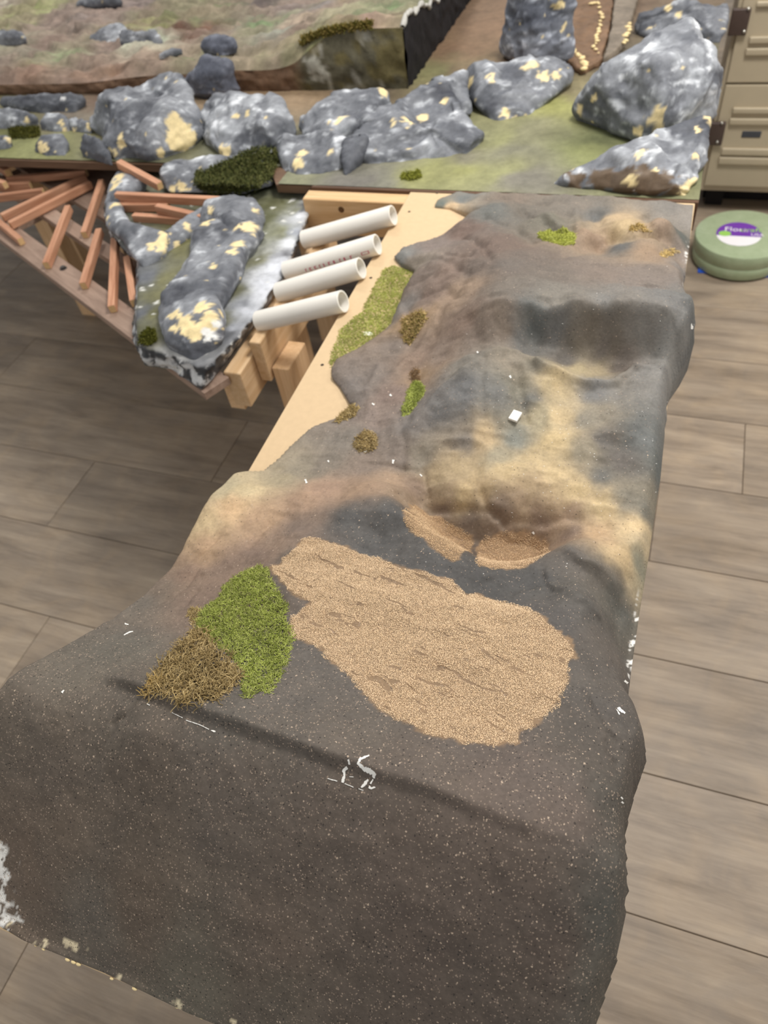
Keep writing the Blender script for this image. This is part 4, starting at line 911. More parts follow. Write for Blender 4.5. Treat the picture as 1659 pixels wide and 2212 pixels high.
# ------------------------------------------------------------------ loose redwood sticks
REDWOOD = wood('redwood', (158, 108, 80), (204, 156, 126), axis=0, stretch=12)
ENDGRAIN = plain('pale_end_grain', (206, 172, 124), 0.75, 0.12, 120)
def stick(label, e0, e1, w=0.016, h=0.020, group='loose redwood sticks'):
    a, b = atc(*e0), atc(*e1); d = b - a; L = d.length; x = d.normalized(); y = Vector((0, 0, 1)).cross(x).normalized(); z = x.cross(y)
    M = Matrix(((x.x, y.x, z.x), (x.y, y.y, z.y), (x.z, y.z, z.z)))
    bmx = bmesh.new(); box_bm(bmx, 0, 0, 0, L, w, h); bevel(bmx, 0.0011, 1)
    bmesh.ops.recalc_face_normals(bmx, faces=bmx.faces)
    me_ = bpy.data.meshes.new('redwood_stick'); bmx.to_mesh(me_); bmx.free()
    me_.materials.append(REDWOOD); me_.materials.append(ENDGRAIN)
    for p in me_.polygons:
        if abs(p.normal.x) > 0.9: p.material_index = 1
    o = link('redwood_stick', me_); o.matrix_world = Matrix.Translation((a + b) / 2) @ M.to_4x4()
    return tag(o, label, 'stick', group)
T = TRAYZ + 0.010 - CO
stick('uppermost redwood stick on the plank frame, lying level beside the rounded rock', (10, 352, T + .014), (133, 352, T + .014))
stick('redwood stick whose right end touches the tip of the crossed pair', (18, 390, T + .012), (188, 373, T + .012))
stick('short redwood stick entering from the left picture edge, upper of two', (-30, 407, T + .006), (67, 400, T + .006))
stick('short redwood stick entering from the left picture edge, lower of two', (-30, 431, T + .008), (95, 415, T + .008))
stick('upper of the two long parallel redwood sticks running up to the right', (5, 470, T + .004), (186, 384, T + .004))
stick('lower of the two long parallel redwood sticks running up to the right', (22, 487, T + .003), (197, 398, T + .003))
stick('redwood stick half hidden under the boulders at the back of the frame', (136, 350, T), (208, 353, T))
stick('redwood stick slanting down to the front plank, left of the bolt', (149, 450, T + .018), (101, 574, T))
stick('redwood stick standing slanted beside the curling rock', (221, 394, T + .02), (183, 508, T))
stick('redwood stick slanting down to the front plank, right of the bolt', (216, 500, T + .018), (181, 618, T))
stick('redwood stick with a pale end pointing straight at the viewer', (249, 520, T + .018), (243, 668, T))
stick('redwood stick partly hidden behind the tip of the point', (276, 560, T + .010), (290, 655, T))
stick('redwood stick with a pale end at the left edge of the front plank', (-40, 450, T + .004), (46, 522, T))
stick('stubby redwood stick in the upper left, pointing down right', (-30, 338, T + .03), (18, 374, T + .03), 0.020, 0.022)
stick('tiny redwood stick end at the left picture edge', (-30, 384, T + .024), (12, 400, T + .024))
S0 = 0.022 + 0.011
stick('long redwood stick lying behind the winding rock on the point', (252, 424, S0 + .020), (488, 436, S0 + .014))
stick('short redwood stick in front of the long one on the point', (249, 448, S0), (366, 446, S0))
stick('lowest redwood stick of the heap on the point, with a pale left end', (290, 470, S0 - .004), (400, 478, S0 - .004))
stick('redwood stick of the heap slanting down behind the winding rock', (340, 450, S0 + .018), (446, 474, S0 + .010))
stick('redwood stick leaning on the rocks above the heap', (258, 354, .075), (346, 402, .050), 0.018, 0.020)

# ------------------------------------------------------------------ PVC pipes
PVC = plain('white_pvc', (232, 228, 220), 0.35, 0.03, 20, 0.0, 0.5)
def pipe(label, l, r_, zl=-.040, zr=.0225, rad=0.0208):
    a, b = at(l[0], l[1], zl), at(r_[0], r_[1], zr); d = b - a; L = d.length
    bmx = bmesh.new(); seg = 40; prof = [(rad, 0), (rad, L), (rad * .97, L + .0006), (rad * .84, L + .0006), (rad * .82, L - .001), (rad * .82, 0), (rad, 0)]
    rings = [[bmx.verts.new((z, r * math.cos(k / seg * 2 * math.pi), r * math.sin(k / seg * 2 * math.pi))) for k in range(seg)] for r, z in prof[:-1]]
    for i in range(len(rings)):
        r0, r1 = rings[i], rings[(i + 1) % len(rings)]
        for k in range(seg): bmx.faces.new((r0[k], r0[(k + 1) % seg], r1[(k + 1) % seg], r1[k]))
    o = bm_obj('pvc_pipe', bmx, PVC); 
    o.data.polygons.foreach_set('use_smooth', np.ones(len(o.data.polygons), bool))
    x = d.normalized(); y = Vector((0, 0, 1)).cross(x).normalized(); z = x.cross(y)
    o.matrix_world = Matrix.Translation(a) @ Matrix(((x.x, y.x, z.x), (x.y, y.y, z.y), (x.z, y.z, z.z))).to_4x4()
    md = o.modifiers.new('split', 'EDGE_SPLIT'); md.split_angle = math.radians(40)
    return tag(o, label, 'pipe', 'white pvc pipes')
pipe('white pvc pipe nearest the pine rail, highest of four', (658, 518), (849, 465))
p2 = pipe('white pvc pipe with red printing, second from the pine rail', (619, 586), (815, 528))
pipe('white pvc pipe third from the pine rail', (603, 632), (780, 579))
pipe('white pvc pipe lowest of four, nearest the viewer', (560, 694), (741, 651))
# red printing along the second pipe: small marks curved on its lower flank
RED = plain('red_print', (196, 96, 118), 0.5, 0.1)
Lp = (at(815, 528, .0225) - at(619, 586, -.040)).length
bmx = bmesh.new(); rp = 0.0211
def patch(x0, x1, a0, a1):
    n = 4; pr = None
    for i in range(n + 1):
        a = a0 + (a1 - a0) * i / n
        v = (bmx.verts.new((x0, rp * math.cos(a), rp * math.sin(a))), bmx.verts.new((x1, rp * math.cos(a), rp * math.sin(a))))
        if pr: bmx.faces.new((pr[0], pr[1], v[1], v[0]))
        pr = v
random.seed(4); x = 0.055
ang = math.radians(180)
while x < Lp - 0.05:
    w = random.choice((0.004, 0.006, 0.009)); patch(x, x + w * .45, ang - .17, ang + .17)
    if random.random() < .6: patch(x, x + w, ang - .17, ang - .10)
    if random.random() < .6: patch(x, x + w, ang + .10, ang + .17)
    x += w + 0.006
for (a0, a1) in ((-.16, -.11), (.11, .16)): patch(Lp - .032, Lp - .014, ang + a0, ang + a1)
for xx in (Lp - .032, Lp - .016): patch(xx, xx + .002, ang - .16, ang + .16)
bm_obj('printing', bmx, RED, p2)
# ------------------------------------------------------------------ tan storage cabinet on the right
cz = 0.085
YC = at(1510, 411, cz - ZB).y
cl = at(1510, 411, cz - ZB).x
cab = empty('storage_cabinet', (cl + 0.45, YC + 0.25, 0))
tag(cab, 'tan plastic storage cabinet with ribbed doors behind the rock layout', 'cabinet')
TAN = plain('tan_resin', (184, 171, 146), 0.42, 0.03, 25, 0.05, 0.4)
TAND = plain('tan_resin_frame', (190, 177, 152), 0.45, 0.03, 25, 0.0, 0.4)
BROWN = plain('brown_hinge_plastic', (74, 60, 54), 0.4, 0.08, 60, 0.0, 0.45)
BLACK = plain('foot_and_shade_black', (24, 22, 24), 0.7, 0.1)  # for the feet and the block imitating shade below the body
def bx(name, x0, x1, y0, y1, z0, z1, mat, parent, bev=0.003, seg=2):
    bmx = bmesh.new(); box_bm(bmx, (x0 + x1) / 2, (y0 + y1) / 2, (z0 + z1) / 2, abs(x1 - x0), abs(y1 - y0), abs(z1 - z0)); bevel(bmx, bev, seg)
    return adopt(bm_obj(name, bmx, mat), parent)
CW, CT = 0.92, 1.75
zt = lambda px, py: aty(px, py, YC).z
bx('body', cl, cl + CW, YC, YC + 0.46, cz, CT, TAND, cab, 0.004)
for x in (cl + 0.03, cl + CW - 0.09):
    for y in (YC + 0.06, YC + 0.36): bx('foot', x, x + 0.06, y, y + 0.06, 0, cz + 0.004, BLACK, cab)
bx('under_shade_block', cl + 0.02, cl + CW - 0.02, YC + 0.10, YC + 0.40, 0.004, cz + 0.004, BLACK, cab)  # black block standing in for the shadow under the cabinet
zs = zt(1600, 177); zb = zt(1585, 401)
def door(z0, z1):
    d = bx('door', cl + 0.012, cl + CW / 2 - 0.003, YC - 0.016, YC + 0.004, z0, z1, TAN, cab, 0.004)
    return d
def part_on(name, x0, x1, y0, y1, z0, z1, mat, parent, bev):
    bmx = bmesh.new(); box_bm(bmx, (x0 + x1) / 2, (y0 + y1) / 2, (z0 + z1) / 2, abs(x1 - x0), abs(y1 - y0), abs(z1 - z0)); bevel(bmx, bev, 3)
    o = bm_obj(name, bmx, mat, parent, True); o.location = -cab.location if parent is cab else -(parent.location + cab.location)
    return o
def rows(d, pix, name, mat, bev, out, right=None):
    for (x0, y0, x1, y1) in pix:
        a = aty(x0, y0, YC - .016); b = aty(x0 - (y1 - y0) * .17, y1, YC - .016)
        xe = right if right else aty(x1, y0, YC - .016).x
        part_on(name, a.x, xe, YC - .016 - out, YC - .014, b.z, a.z, mat, d, bev)
low = door(zb + 0.004, zs - 0.003); up = door(zs + 0.003, CT - 0.01)
xe = cl + CW / 2 - 0.05
rows(low, [(1584, 231, 0, 244), (1577, 254, 0, 268), (1560, 318, 0, 333), (1554, 337, 0, 353)], 'rib', TAN, 0.004, 0.010, xe)
rows(up, [(1620, 78, 0, 93), (1612, 103, 0, 119), (1636, 2, 0, 14)], 'rib', TAN, 0.004, 0.010, xe)
rows(low, [(1604, 283, 1646, 297)], 'latch_recess', plain('dark_latch', (70, 72, 78), 0.4, 0.1), 0.003, 0.002)
for d, (x0, y0, x1, y1) in ((low, (1533, 263, 1566, 312)), (up, (1583, 18, 1628, 74))):
    a = aty(x0, y0, YC - .02); b = aty(x1, y1, YC - .02); w = 0.036 if d is low else 0.05
    h_ = part_on('hinge', a.x, a.x + 0.052, YC - .030, YC - .015, b.z, a.z, BROWN, d, 0.003)
for (x, y) in ((1617, 19), (1607, 68), (1549, 307), (1559, 266)):
    p = aty(x, y, YC - .031); bmx = bmesh.new(); bmesh.ops.create_uvsphere(bmx, u_segments=12, v_segments=8, radius=0.005, matrix=Matrix.Translation(p))
    adopt(bm_obj('screw', bmx, plain('bright_screw', (200, 198, 190), 0.25, 0.05, metallic=0.9), None, True), cab)
# right-hand door, mostly outside the picture
bx('door', cl + CW / 2 + 0.003, cl + CW - 0.012, YC - 0.016, YC + 0.004, zb + 0.004, zs - 0.003, TAN, cab, 0.004)
bx('door', cl + CW / 2 + 0.003, cl + CW - 0.012, YC - 0.016, YC + 0.004, zs + 0.003, CT - 0.01, TAN, cab, 0.004)

# ------------------------------------------------------------------ green floral foam disc on the floor, and blue sheet under it
fr = at(1583, 611, -ZB)                       # front foot of the disc
TD = 0.086
t0 = at(1590, 562, TD - ZB).y; t1 = at(1590, 456, TD - ZB).y
RD = (t1 - t0) / 2; FC = Vector((at(1500, 505, TD - ZB).x + RD, t0 + RD, 0))
disc = empty('floral_foam_disc', (FC.x, FC.y, 0.006)); tag(disc, 'thick green floral foam disc with an oval label, on the floor by the cabinet', 'foam disc')
def foam_mat():
    m, nt, b = new_mat('wrapped_green_foam')
    n = noise_node(nt, 30, 5, 0.7, objvec(nt)); n2 = noise_node(nt, 300, 3, 0.6, objvec(nt))
    r = ramp(nt, n.outputs['Fac'], [(0.3, lin((148, 164, 130))), (0.7, lin((166, 180, 148)))])
    nt.links.new(r.outputs[0], b.inputs['Base Color']); b.inputs['Roughness'].default_value = 0.55
    b.inputs['Coat Weight'].default_value = 0.5; b.inputs['Coat Roughness'].default_value = 0.18
    bump(nt, b, n.outputs['Fac'], 0.35, 0.006); return m
bmx = bmesh.new(); seg = 72
prof = [(0, 0), (RD * .93, 0), (RD * .955, .004), (RD * .985, TD * .46), (RD * .975, TD * .48), (RD * .985, TD * .50), (RD, TD - .008), (RD * .985, TD - .001), (RD * .96, TD), (0, TD)]
rings = []
for r, z in prof:
    if r == 0: rings.append([bmx.verts.new((0, 0, z))])
    else: rings.append([bmx.verts.new((r * math.cos(k / seg * 2 * math.pi), r * math.sin(k / seg * 2 * math.pi), z)) for k in range(seg)])
for r0, r1 in zip(rings[:-1], rings[1:]):
    for k in range(seg):
        k2 = (k + 1) % seg
        if len(r0) == 1: bmx.faces.new((r0[0], r1[k2], r1[k]))
        elif len(r1) == 1: bmx.faces.new((r0[k], r0[k2], r1[0]))
        else: bmx.faces.new((r0[k], r0[k2], r1[k2], r1[k]))
body = bm_obj('foam_body', bmx, foam_mat(), disc, True)
md = body.modifiers.new('split', 'EDGE_SPLIT'); md.split_angle = math.radians(50)
lc = at(1596, 506, TD + .006 - ZB) - disc.location; la = 0.5 * (at(1645, 510, TD - ZB) - at(1547, 504, TD - ZB)).length; lb = 0.5 * (at(1598, 531, TD - ZB).y - at(1594, 480, TD - ZB).y); lb = abs(lb)
PURP = plain('label_purple', (112, 58, 164), 0.4, 0.04); LWHITE = plain('label_white', (236, 234, 238), 0.4, 0.02); LGREEN = plain('label_green', (150, 200, 96), 0.4, 0.04)
def oval(name, y0, y1, mat, z, parent):
    bmx = bmesh.new(); pts = []
    n = 40
    for i in range(n + 1):
        y = y0 + (y1 - y0) * i / n; pts.append((la * math.sqrt(max(0, 1 - y * y)), y * lb))
    loop = [(x, y) for x, y in pts] + [(-x, y) for x, y in reversed(pts)]
    clean = []
    for p in loop:
        if not clean or (abs(p[0] - clean[-1][0]) + abs(p[1] - clean[-1][1])) > 1e-6: clean.append(p)
    if abs(clean[0][0] - clean[-1][0]) + abs(clean[0][1] - clean[-1][1]) < 1e-6: clean.pop()
    bmx.faces.new([bmx.verts.new((x, y, 0)) for x, y in clean]); o = bm_obj(name, bmx, mat, parent); o.location = (0, 0, z); return o
lab = oval('label', -1, 1, LWHITE, 0, disc); lab.location = (lc.x, lc.y, TD + .0008)
oval('purple_band', -0.18, 1, PURP, 0.0003, lab)
def text(name, s, x, y, size, mat, parent, z=0.0007, sx=1.0):
    cu = bpy.data.curves.new(name, 'FONT'); cu.body = s; cu.size = size; cu.align_x = 'LEFT'; cu.align_y = 'CENTER'; cu.extrude = 0.0001
    t = bpy.data.objects.new('t', cu); COL.objects.link(t); me_ = bpy.data.meshes.new_from_object(t.evaluated_get(bpy.context.evaluated_depsgraph_get()))
    bpy.data.objects.remove(t); bpy.data.curves.remove(cu); me_.materials.clear()
    o = link(name, me_, mat, parent); o.location = (x, y, z); o.scale = (sx, 1, 1); return o
text('lettering', 'Flora', -la * .66, lb * .36, lb * .50, LWHITE, lab, sx=1.0)
text('lettering', 'craft', -la * .66 + la * .70, lb * .36, lb * .50, LGREEN, lab, sx=1.0)
text('lettering', 'USA', la * .52, -lb * .02, lb * .30, LWHITE, lab, sx=1.0)
bmx = bmesh.new(); bmesh.ops.create_circle(bmx, cap_ends=True, radius=1, segments=24, matrix=Matrix.Diagonal((la * .28, lb * .22, 1, 1)))
o = bm_obj('green_blob', bmx, LGREEN, lab); o.location = (-la * .62, -lb * .02, .0006)
BLUE = plain('blue_plastic', (44, 92, 200), 0.4, 0.15, 15)
bs = empty('blue_sheet', (FC.x, FC.y, 0)); tag(bs, 'flat blue and white plastic packet under the green foam disc', 'packet')
a = at(1505, 603, -ZB); bmx = bmesh.new(); box_bm(bmx, 0, 0, .003, 2 * (FC.x - a.x) , 0.16, .005); bevel(bmx, .0015, 2); adopt(bm_obj('sheet', bmx, BLUE), bs).location = (0, a.y + 0.115 - FC.y, 0)
bmx = bmesh.new(); box_bm(bmx, 0, 0, .0065, .05, 0.10, .003); bevel(bmx, .001, 1); adopt(bm_obj('white_flap', bmx, plain('white_plastic', (216, 222, 232), 0.4, 0.05)), bs).location = (a.x - FC.x + .03, a.y + 0.10 - FC.y, 0)
# ------------------------------------------------------------------ sand, moss, lichen and chips on the near landscape
def drop(x, y):
    h = BV.ray_cast(Vector((x, y, ZB + 1.0)), Vector((0, 0, -1)))
    return h[0], h[1]
def poly_pts(poly, spacing, rng, warp=0.0, wf=80, seed=0, jit=0.9):
    lo, hi = poly.min(0), poly.max(0)
    xs = np.arange(lo[0], hi[0], spacing); ys = np.arange(lo[1], hi[1], spacing)
    A, B = np.meshgrid(xs, ys); q = np.stack([A.ravel(), B.ravel()], 1) + (rng.random((A.size, 2)) - .5) * spacing * jit
    q3 = np.column_stack([q, np.zeros(len(q))])
    qq = q + warp * np.column_stack([fbm(q3 * wf, 3, seed), fbm(q3 * wf, 3, seed + 1)])
    k = inside(qq, poly); d, _ = seg_dist(q, poly)
    return q[k], d[k]
OCT_V = np.array([(1, 0, 0), (-1, 0, 0), (0, 1, 0), (0, -1, 0), (0, 0, 1), (0, 0, -1)], float)
OCT_F = np.array([(0, 2, 4), (2, 1, 4), (1, 3, 4), (3, 0, 4), (2, 0, 5), (1, 2, 5), (3, 1, 5), (0, 3, 5)])
GRAIN_M, nt, b = new_mat('sand_grains')
nt.links.new(N(nt, 'ShaderNodeAttribute', attribute_name='Col').outputs['Color'], b.inputs['Base Color']); b.inputs['Roughness'].default_value = 0.8
def sand(name, label, px_poly, spacing, rad, rng, gaps, c1, c2, warp=0.0035, along=(1.0, -0.27)):
    poly = hitxy(px_poly); q, d = poly_pts(poly, spacing, rng, warp, 90, 5)
    # bare streaks run along the patch
    a = np.array(along) / np.hypot(*along); u = q @ a; v = q @ np.array([-a[1], a[0]])
    q0 = np.column_stack([q * 40, np.zeros(len(q))]); v = v + 0.0035 * fbm(q0, 3, 91); u = u + 0.02 * fbm(q0, 3, 92)
    g = fbm(np.column_stack([u * 24, v * 150, np.zeros(len(q))]), 4, 15)
    g2 = fbm(np.column_stack([u * 60, v * 160, np.zeros(len(q))]), 3, 25)
    keep = (g < gaps) & (g2 < gaps + .28) & (rng.random(len(q)) < np.clip(0.55 + d / 0.006, 0, 0.97)); q = q[keep]
    P = []
    for x, y in q:
        h, n_ = drop(x, y)
        P.append((x, y, h.z if h else ZB))
    P = np.array(P); n = len(P)
    r = rad * rng.uniform(0.65, 1.25, n)
    S = OCT_V[None] * (r[:, None, None] * rng.uniform(.75, 1.2, (n, 1, 3)))
    an = rng.uniform(0, 6.28, n); c, s = np.cos(an), np.sin(an)
    tl = rng.uniform(-.7, .7, n); ct, st = np.cos(tl), np.sin(tl)
    X = S[..., 0] * ct[:, None] - S[..., 2] * st[:, None]; Zz = S[..., 0] * st[:, None] + S[..., 2] * ct[:, None]
    S = np.stack([X * c[:, None] - S[..., 1] * s[:, None], X * s[:, None] + S[..., 1] * c[:, None], Zz], -1)
    V = (P[:, None, :] + S + np.array([0, 0, rad * .35])).reshape(-1, 3)
    F = (OCT_F[None] + (np.arange(n) * 6)[:, None, None]).reshape(-1, 3)
    m_ = mesh_from(name, V, F)
    t = rng.random(n)[:, None]; C = np.array(lin(c1))[None] * (1 - t) + np.array(lin(c2))[None] * t
    C *= rng.uniform(.8, 1.15, (n, 1))
    set_col(m_, np.repeat(C, 6, 0))
    o = adopt(link(name, m_, GRAIN_M), module); o['label'] = label; o['kind'] = 'stuff'
    return o
SAND1, SAND2, SAND3 = SAND1_, SAND2_, SAND3_
rg_ = np.random.default_rng(3)
sand('sand_patch', 'large tan patch of glued coarse sand', SAND1, 0.00098, 0.00066, rg_, 0.80, (234, 208, 174), (216, 188, 152))
sand('sand_patch', 'small tan sand patch in the hollow, left', SAND2, 0.00120, 0.00072, rg_, 0.80, (214, 184, 146), (192, 162, 126))
sand('sand_patch', 'small tan sand patch in the hollow, right', SAND3, 0.00120, 0.00072, rg_, 0.80, (222, 192, 156), (198, 168, 132))

FIB_M, nt, b = new_mat('dyed_moss_fibre')
nt.links.new(N(nt, 'ShaderNodeAttribute', attribute_name='Col').outputs['Color'], b.inputs['Base Color']); b.inputs['Roughness'].default_value = 0.8; b.inputs['Specular IOR Level'].default_value = 0.2
def fibres(name, label, cat, px_poly, n_, length, rad, pile, cols, seed, rings=4, sides=3, curl=1.0, upb=0.5, on_board=False, edge=0.006, group=None, outz=None):
    rng = np.random.default_rng(seed)
    poly = np.array([(lambda p: (p.x, p.y))(at(a, b, 0.0)) for a, b in px_poly]) if on_board else hitxy(px_poly)
    lo, hi = poly.min(0), poly.max(0); pts = []
    while len(pts) < n_:
        q = lo + rng.random((n_ * 2, 2)) * (hi - lo); k = inside(q + 0.0022 * np.column_stack([fbm(np.column_stack([q, q[:, :1] * 0]) * 150, 3, seed), fbm(np.column_stack([q, q[:, :1] * 0]) * 150, 3, seed + 1)]), poly); pts.extend(q[k].tolist())
    q = np.array(pts[:n_]); d, _ = seg_dist(q, poly); body = smooth01(d / edge)
    z = np.array([(drop(x, y)[0].z if drop(x, y)[0] else ZB) for x, y in q]) if not on_board else np.full(n_, ZB + 0.0)
    lump = 0.6 + 0.4 * np.clip(fbm(np.column_stack([q * 70, q[:, :1] * 0]), 3, seed + 7), -1, 1)
    p = np.column_stack([q, z + rng.random(n_) * pile * body * lump])
    an = rng.uniform(0, 2 * math.pi, n_); dirv = np.column_stack([np.cos(an), np.sin(an), rng.uniform(-.2, 1.0, n_) * upb])
    dirv /= np.linalg.norm(dirv, axis=1, keepdims=True)
    L = length * rng.uniform(.5, 1.3, n_); st = (L / (rings - 1))[:, None]
    path = [p]
    for i in range(rings - 1):
        dirv = dirv + curl * rng.normal(0, .55, (n_, 3)); dirv[:, 2] -= 0.10 * i * (1 - upb); dirv /= np.linalg.norm(dirv, axis=1, keepdims=True)
        nx = path[-1] + dirv * st; nx[:, 2] = np.maximum(nx[:, 2], z + rad * .6 if not on_board else ZB + rad); path.append(nx)
    path = np.stack(path, 1)                                         # n, rings, 3
    tang = np.gradient(path, axis=1); tang /= np.linalg.norm(tang, axis=2, keepdims=True) + 1e-9
    ref = np.array([0.3, 0.2, 0.93]); sd_ = np.cross(tang, ref); sd_ /= np.linalg.norm(sd_, axis=2, keepdims=True) + 1e-9; up_ = np.cross(sd_, tang)
    rr = (rad * rng.uniform(.7, 1.3, n_))[:, None] * np.linspace(1.0, 0.55, rings)[None]
    V = []
    for k in range(sides):
        a = 2 * math.pi * k / sides; V.append(path + rr[..., None] * (math.cos(a) * sd_ + math.sin(a) * up_))
    V = np.stack(V, 2).reshape(-1, 3)
    base = (np.arange(n_) * rings * sides)[:, None]; F = []
    for i in range(rings - 1):
        for k in range(sides):
            a0, a1 = i * sides + k, i * sides + (k + 1) % sides
            F.append(np.concatenate([base + a0, base + a1, base + a1 + sides, base + a0 + sides], 1))
    F = np.stack(F, 1).reshape(-1, 4)
    m_ = mesh_from(name, V, F, True)
    cc = np.array([lin(c) for c in cols]); t = rng.integers(0, len(cc), n_); C = cc[t] * rng.uniform(.75, 1.2, (n_, 1))
    C *= (1 + 0.15 * fbm(np.column_stack([q * 60, q[:, :1] * 0]), 3, seed + 3))[:, None]
    set_col(m_, np.repeat(C, rings * sides, 0))
    o = link(name, m_, FIB_M); c0 = np.array([q[:, 0].mean(), q[:, 1].mean(), z.mean()]); put_co(m_, V - c0); o.location = c0
    return tag(o, label, cat, group, 'stuff')
GREENS = [(170, 178, 92), (156, 166, 78), (188, 194, 112), (140, 152, 68), (178, 186, 104)]
BROWNS = [(172, 150, 104), (156, 134, 90), (188, 166, 120), (136, 116, 78)]
TANS = [(186, 164, 112), (168, 146, 98), (200, 178, 128)]
fibres('moss_mat', 'bright green moss mat at the tip of the large sand patch', 'moss', [(551,1222),(577,1228),(582,1242),(598,1275),(624,1311),(616,1333),(638,1380),(627,1390),(622,1430),(605,1463),(587,1492),(562,1495),(530,1512),(519,1492),(526,1456),(497,1419),(454,1383),(425,1351),(428,1325),(454,1304),(475,1289),(479,1267),(508,1246)],
       11000, 0.0050, 0.00042, 0.0060, GREENS, 1, 4, 3, 1.0, 0.6)
fibres('lichen_clump', 'wiry brown lichen clump beside the bright green moss mat', 'lichen', [(417,1361),(450,1369),(464,1405),(505,1425),(524,1465),(497,1488),(475,1513),(410,1527),(352,1497),(325,1493),(336,1455),(358,1421),(399,1385)],
       2600, 0.013, 0.00052, 0.011, BROWNS, 2, 8, 4, 0.8, 0.35, edge=0.012)
fibres('lichen_tuft', 'pale straw end trailing from the brown lichen clump', 'lichen', [(306,1504),(322,1510),(350,1480),(345,1462),(330,1470)], 90, 0.012, 0.0006, 0.003, [(176, 150, 96), (160, 134, 84)], 3, 6, 4, 0.5, 0.2)
fibres('lichen_tuft', 'small tan tuft left of the bright green moss mat', 'lichen', [(405,1325),(415,1312),(432,1312),(432,1340),(420,1350),(408,1342)], 260, 0.005, 0.0004, 0.004, TANS, 4, 5, 3)
fibres('moss_mat', 'yellow-green moss strip on the bare board, beside the brown slope', 'moss', [(850,574),(880,582),(899,590),(879,625),(860,670),(846,705),(798,742),(754,769),(728,781),(712,794),(716,770),(734,714),(781,674),(811,613),(826,585)],
       9000, 0.0040, 0.00050, 0.0030, [(180, 184, 100), (168, 174, 88), (192, 194, 116), (156, 162, 80)], 5, 3, 3, 0.8, 0.4, True, 0.004)
fibres('lichen_tuft', 'olive tan tuft high on the brown slope', 'lichen', [(872,690),(890,680),(920,676),(922,690),(905,715),(890,742),(872,738),(868,712)], 900, 0.009, 0.0007, 0.006, [(184, 158, 108), (168, 148, 92), (198, 172, 122), (150, 136, 78)], 6, 5, 3)
fibres('moss_mat', 'narrow bright green moss patch below the olive tan tuft', 'moss', [(892,825),(905,822),(918,835),(915,855),(900,872),(880,898),(868,900),(873,875),(882,845)], 2200, 0.0042, 0.00048, 0.003, GREENS, 7, 3, 3)
fibres('lichen_tuft', 'thin tan crumbs just above the narrow green moss patch', 'lichen', [(890,795),(908,800),(910,825),(896,828),(885,815)], 160, 0.006, 0.0005, 0.002, [(156, 128, 92), (140, 112, 80)], 8, 4, 3)
fibres('lichen_tuft', 'round olive tuft in the middle of the brown slope', 'lichen', [(766,965),(770,945),(785,930),(806,934),(818,952),(812,970),(795,978),(775,976)], 800, 0.0065, 0.0006, 0.006, [(174, 152, 104), (156, 134, 90), (190, 168, 122)], 9, 5, 3)
fibres('lichen_tuft', 'tan lichen strip where the brown slope meets bare board', 'lichen', [(725,908),(740,892),(760,878),(776,880),(770,895),(748,908),(732,914)], 700, 0.0060, 0.0006, 0.004, TANS, 10, 4, 3)
fibres('moss_mat', 'green moss patch near the far end of the landscape board', 'moss', [(1160,505),(1180,499),(1200,500),(1225,492),(1242,508),(1240,528),(1220,532),(1195,525),(1165,515)], 3000, 0.0055, 0.0007, 0.004, [(172, 176, 84), (156, 162, 72), (184, 188, 100)], 11, 3, 3)
fibres('lichen_tuft', 'ochre crumbs on the cream hump near the far right corner', 'lichen', [(1360,490),(1385,485),(1410,497),(1395,502),(1365,500)], 260, 0.006, 0.0007, 0.002, [(206, 180, 122), (190, 164, 106)], 12, 4, 3)
fibres('lichen_tuft', 'ochre crumbs under the dark lump near the far right corner', 'lichen', [(1420,548),(1445,538),(1470,534),(1465,542),(1430,555)], 220, 0.006, 0.0007, 0.002, [(206, 180, 122), (190, 164, 106)], 13, 4, 3)
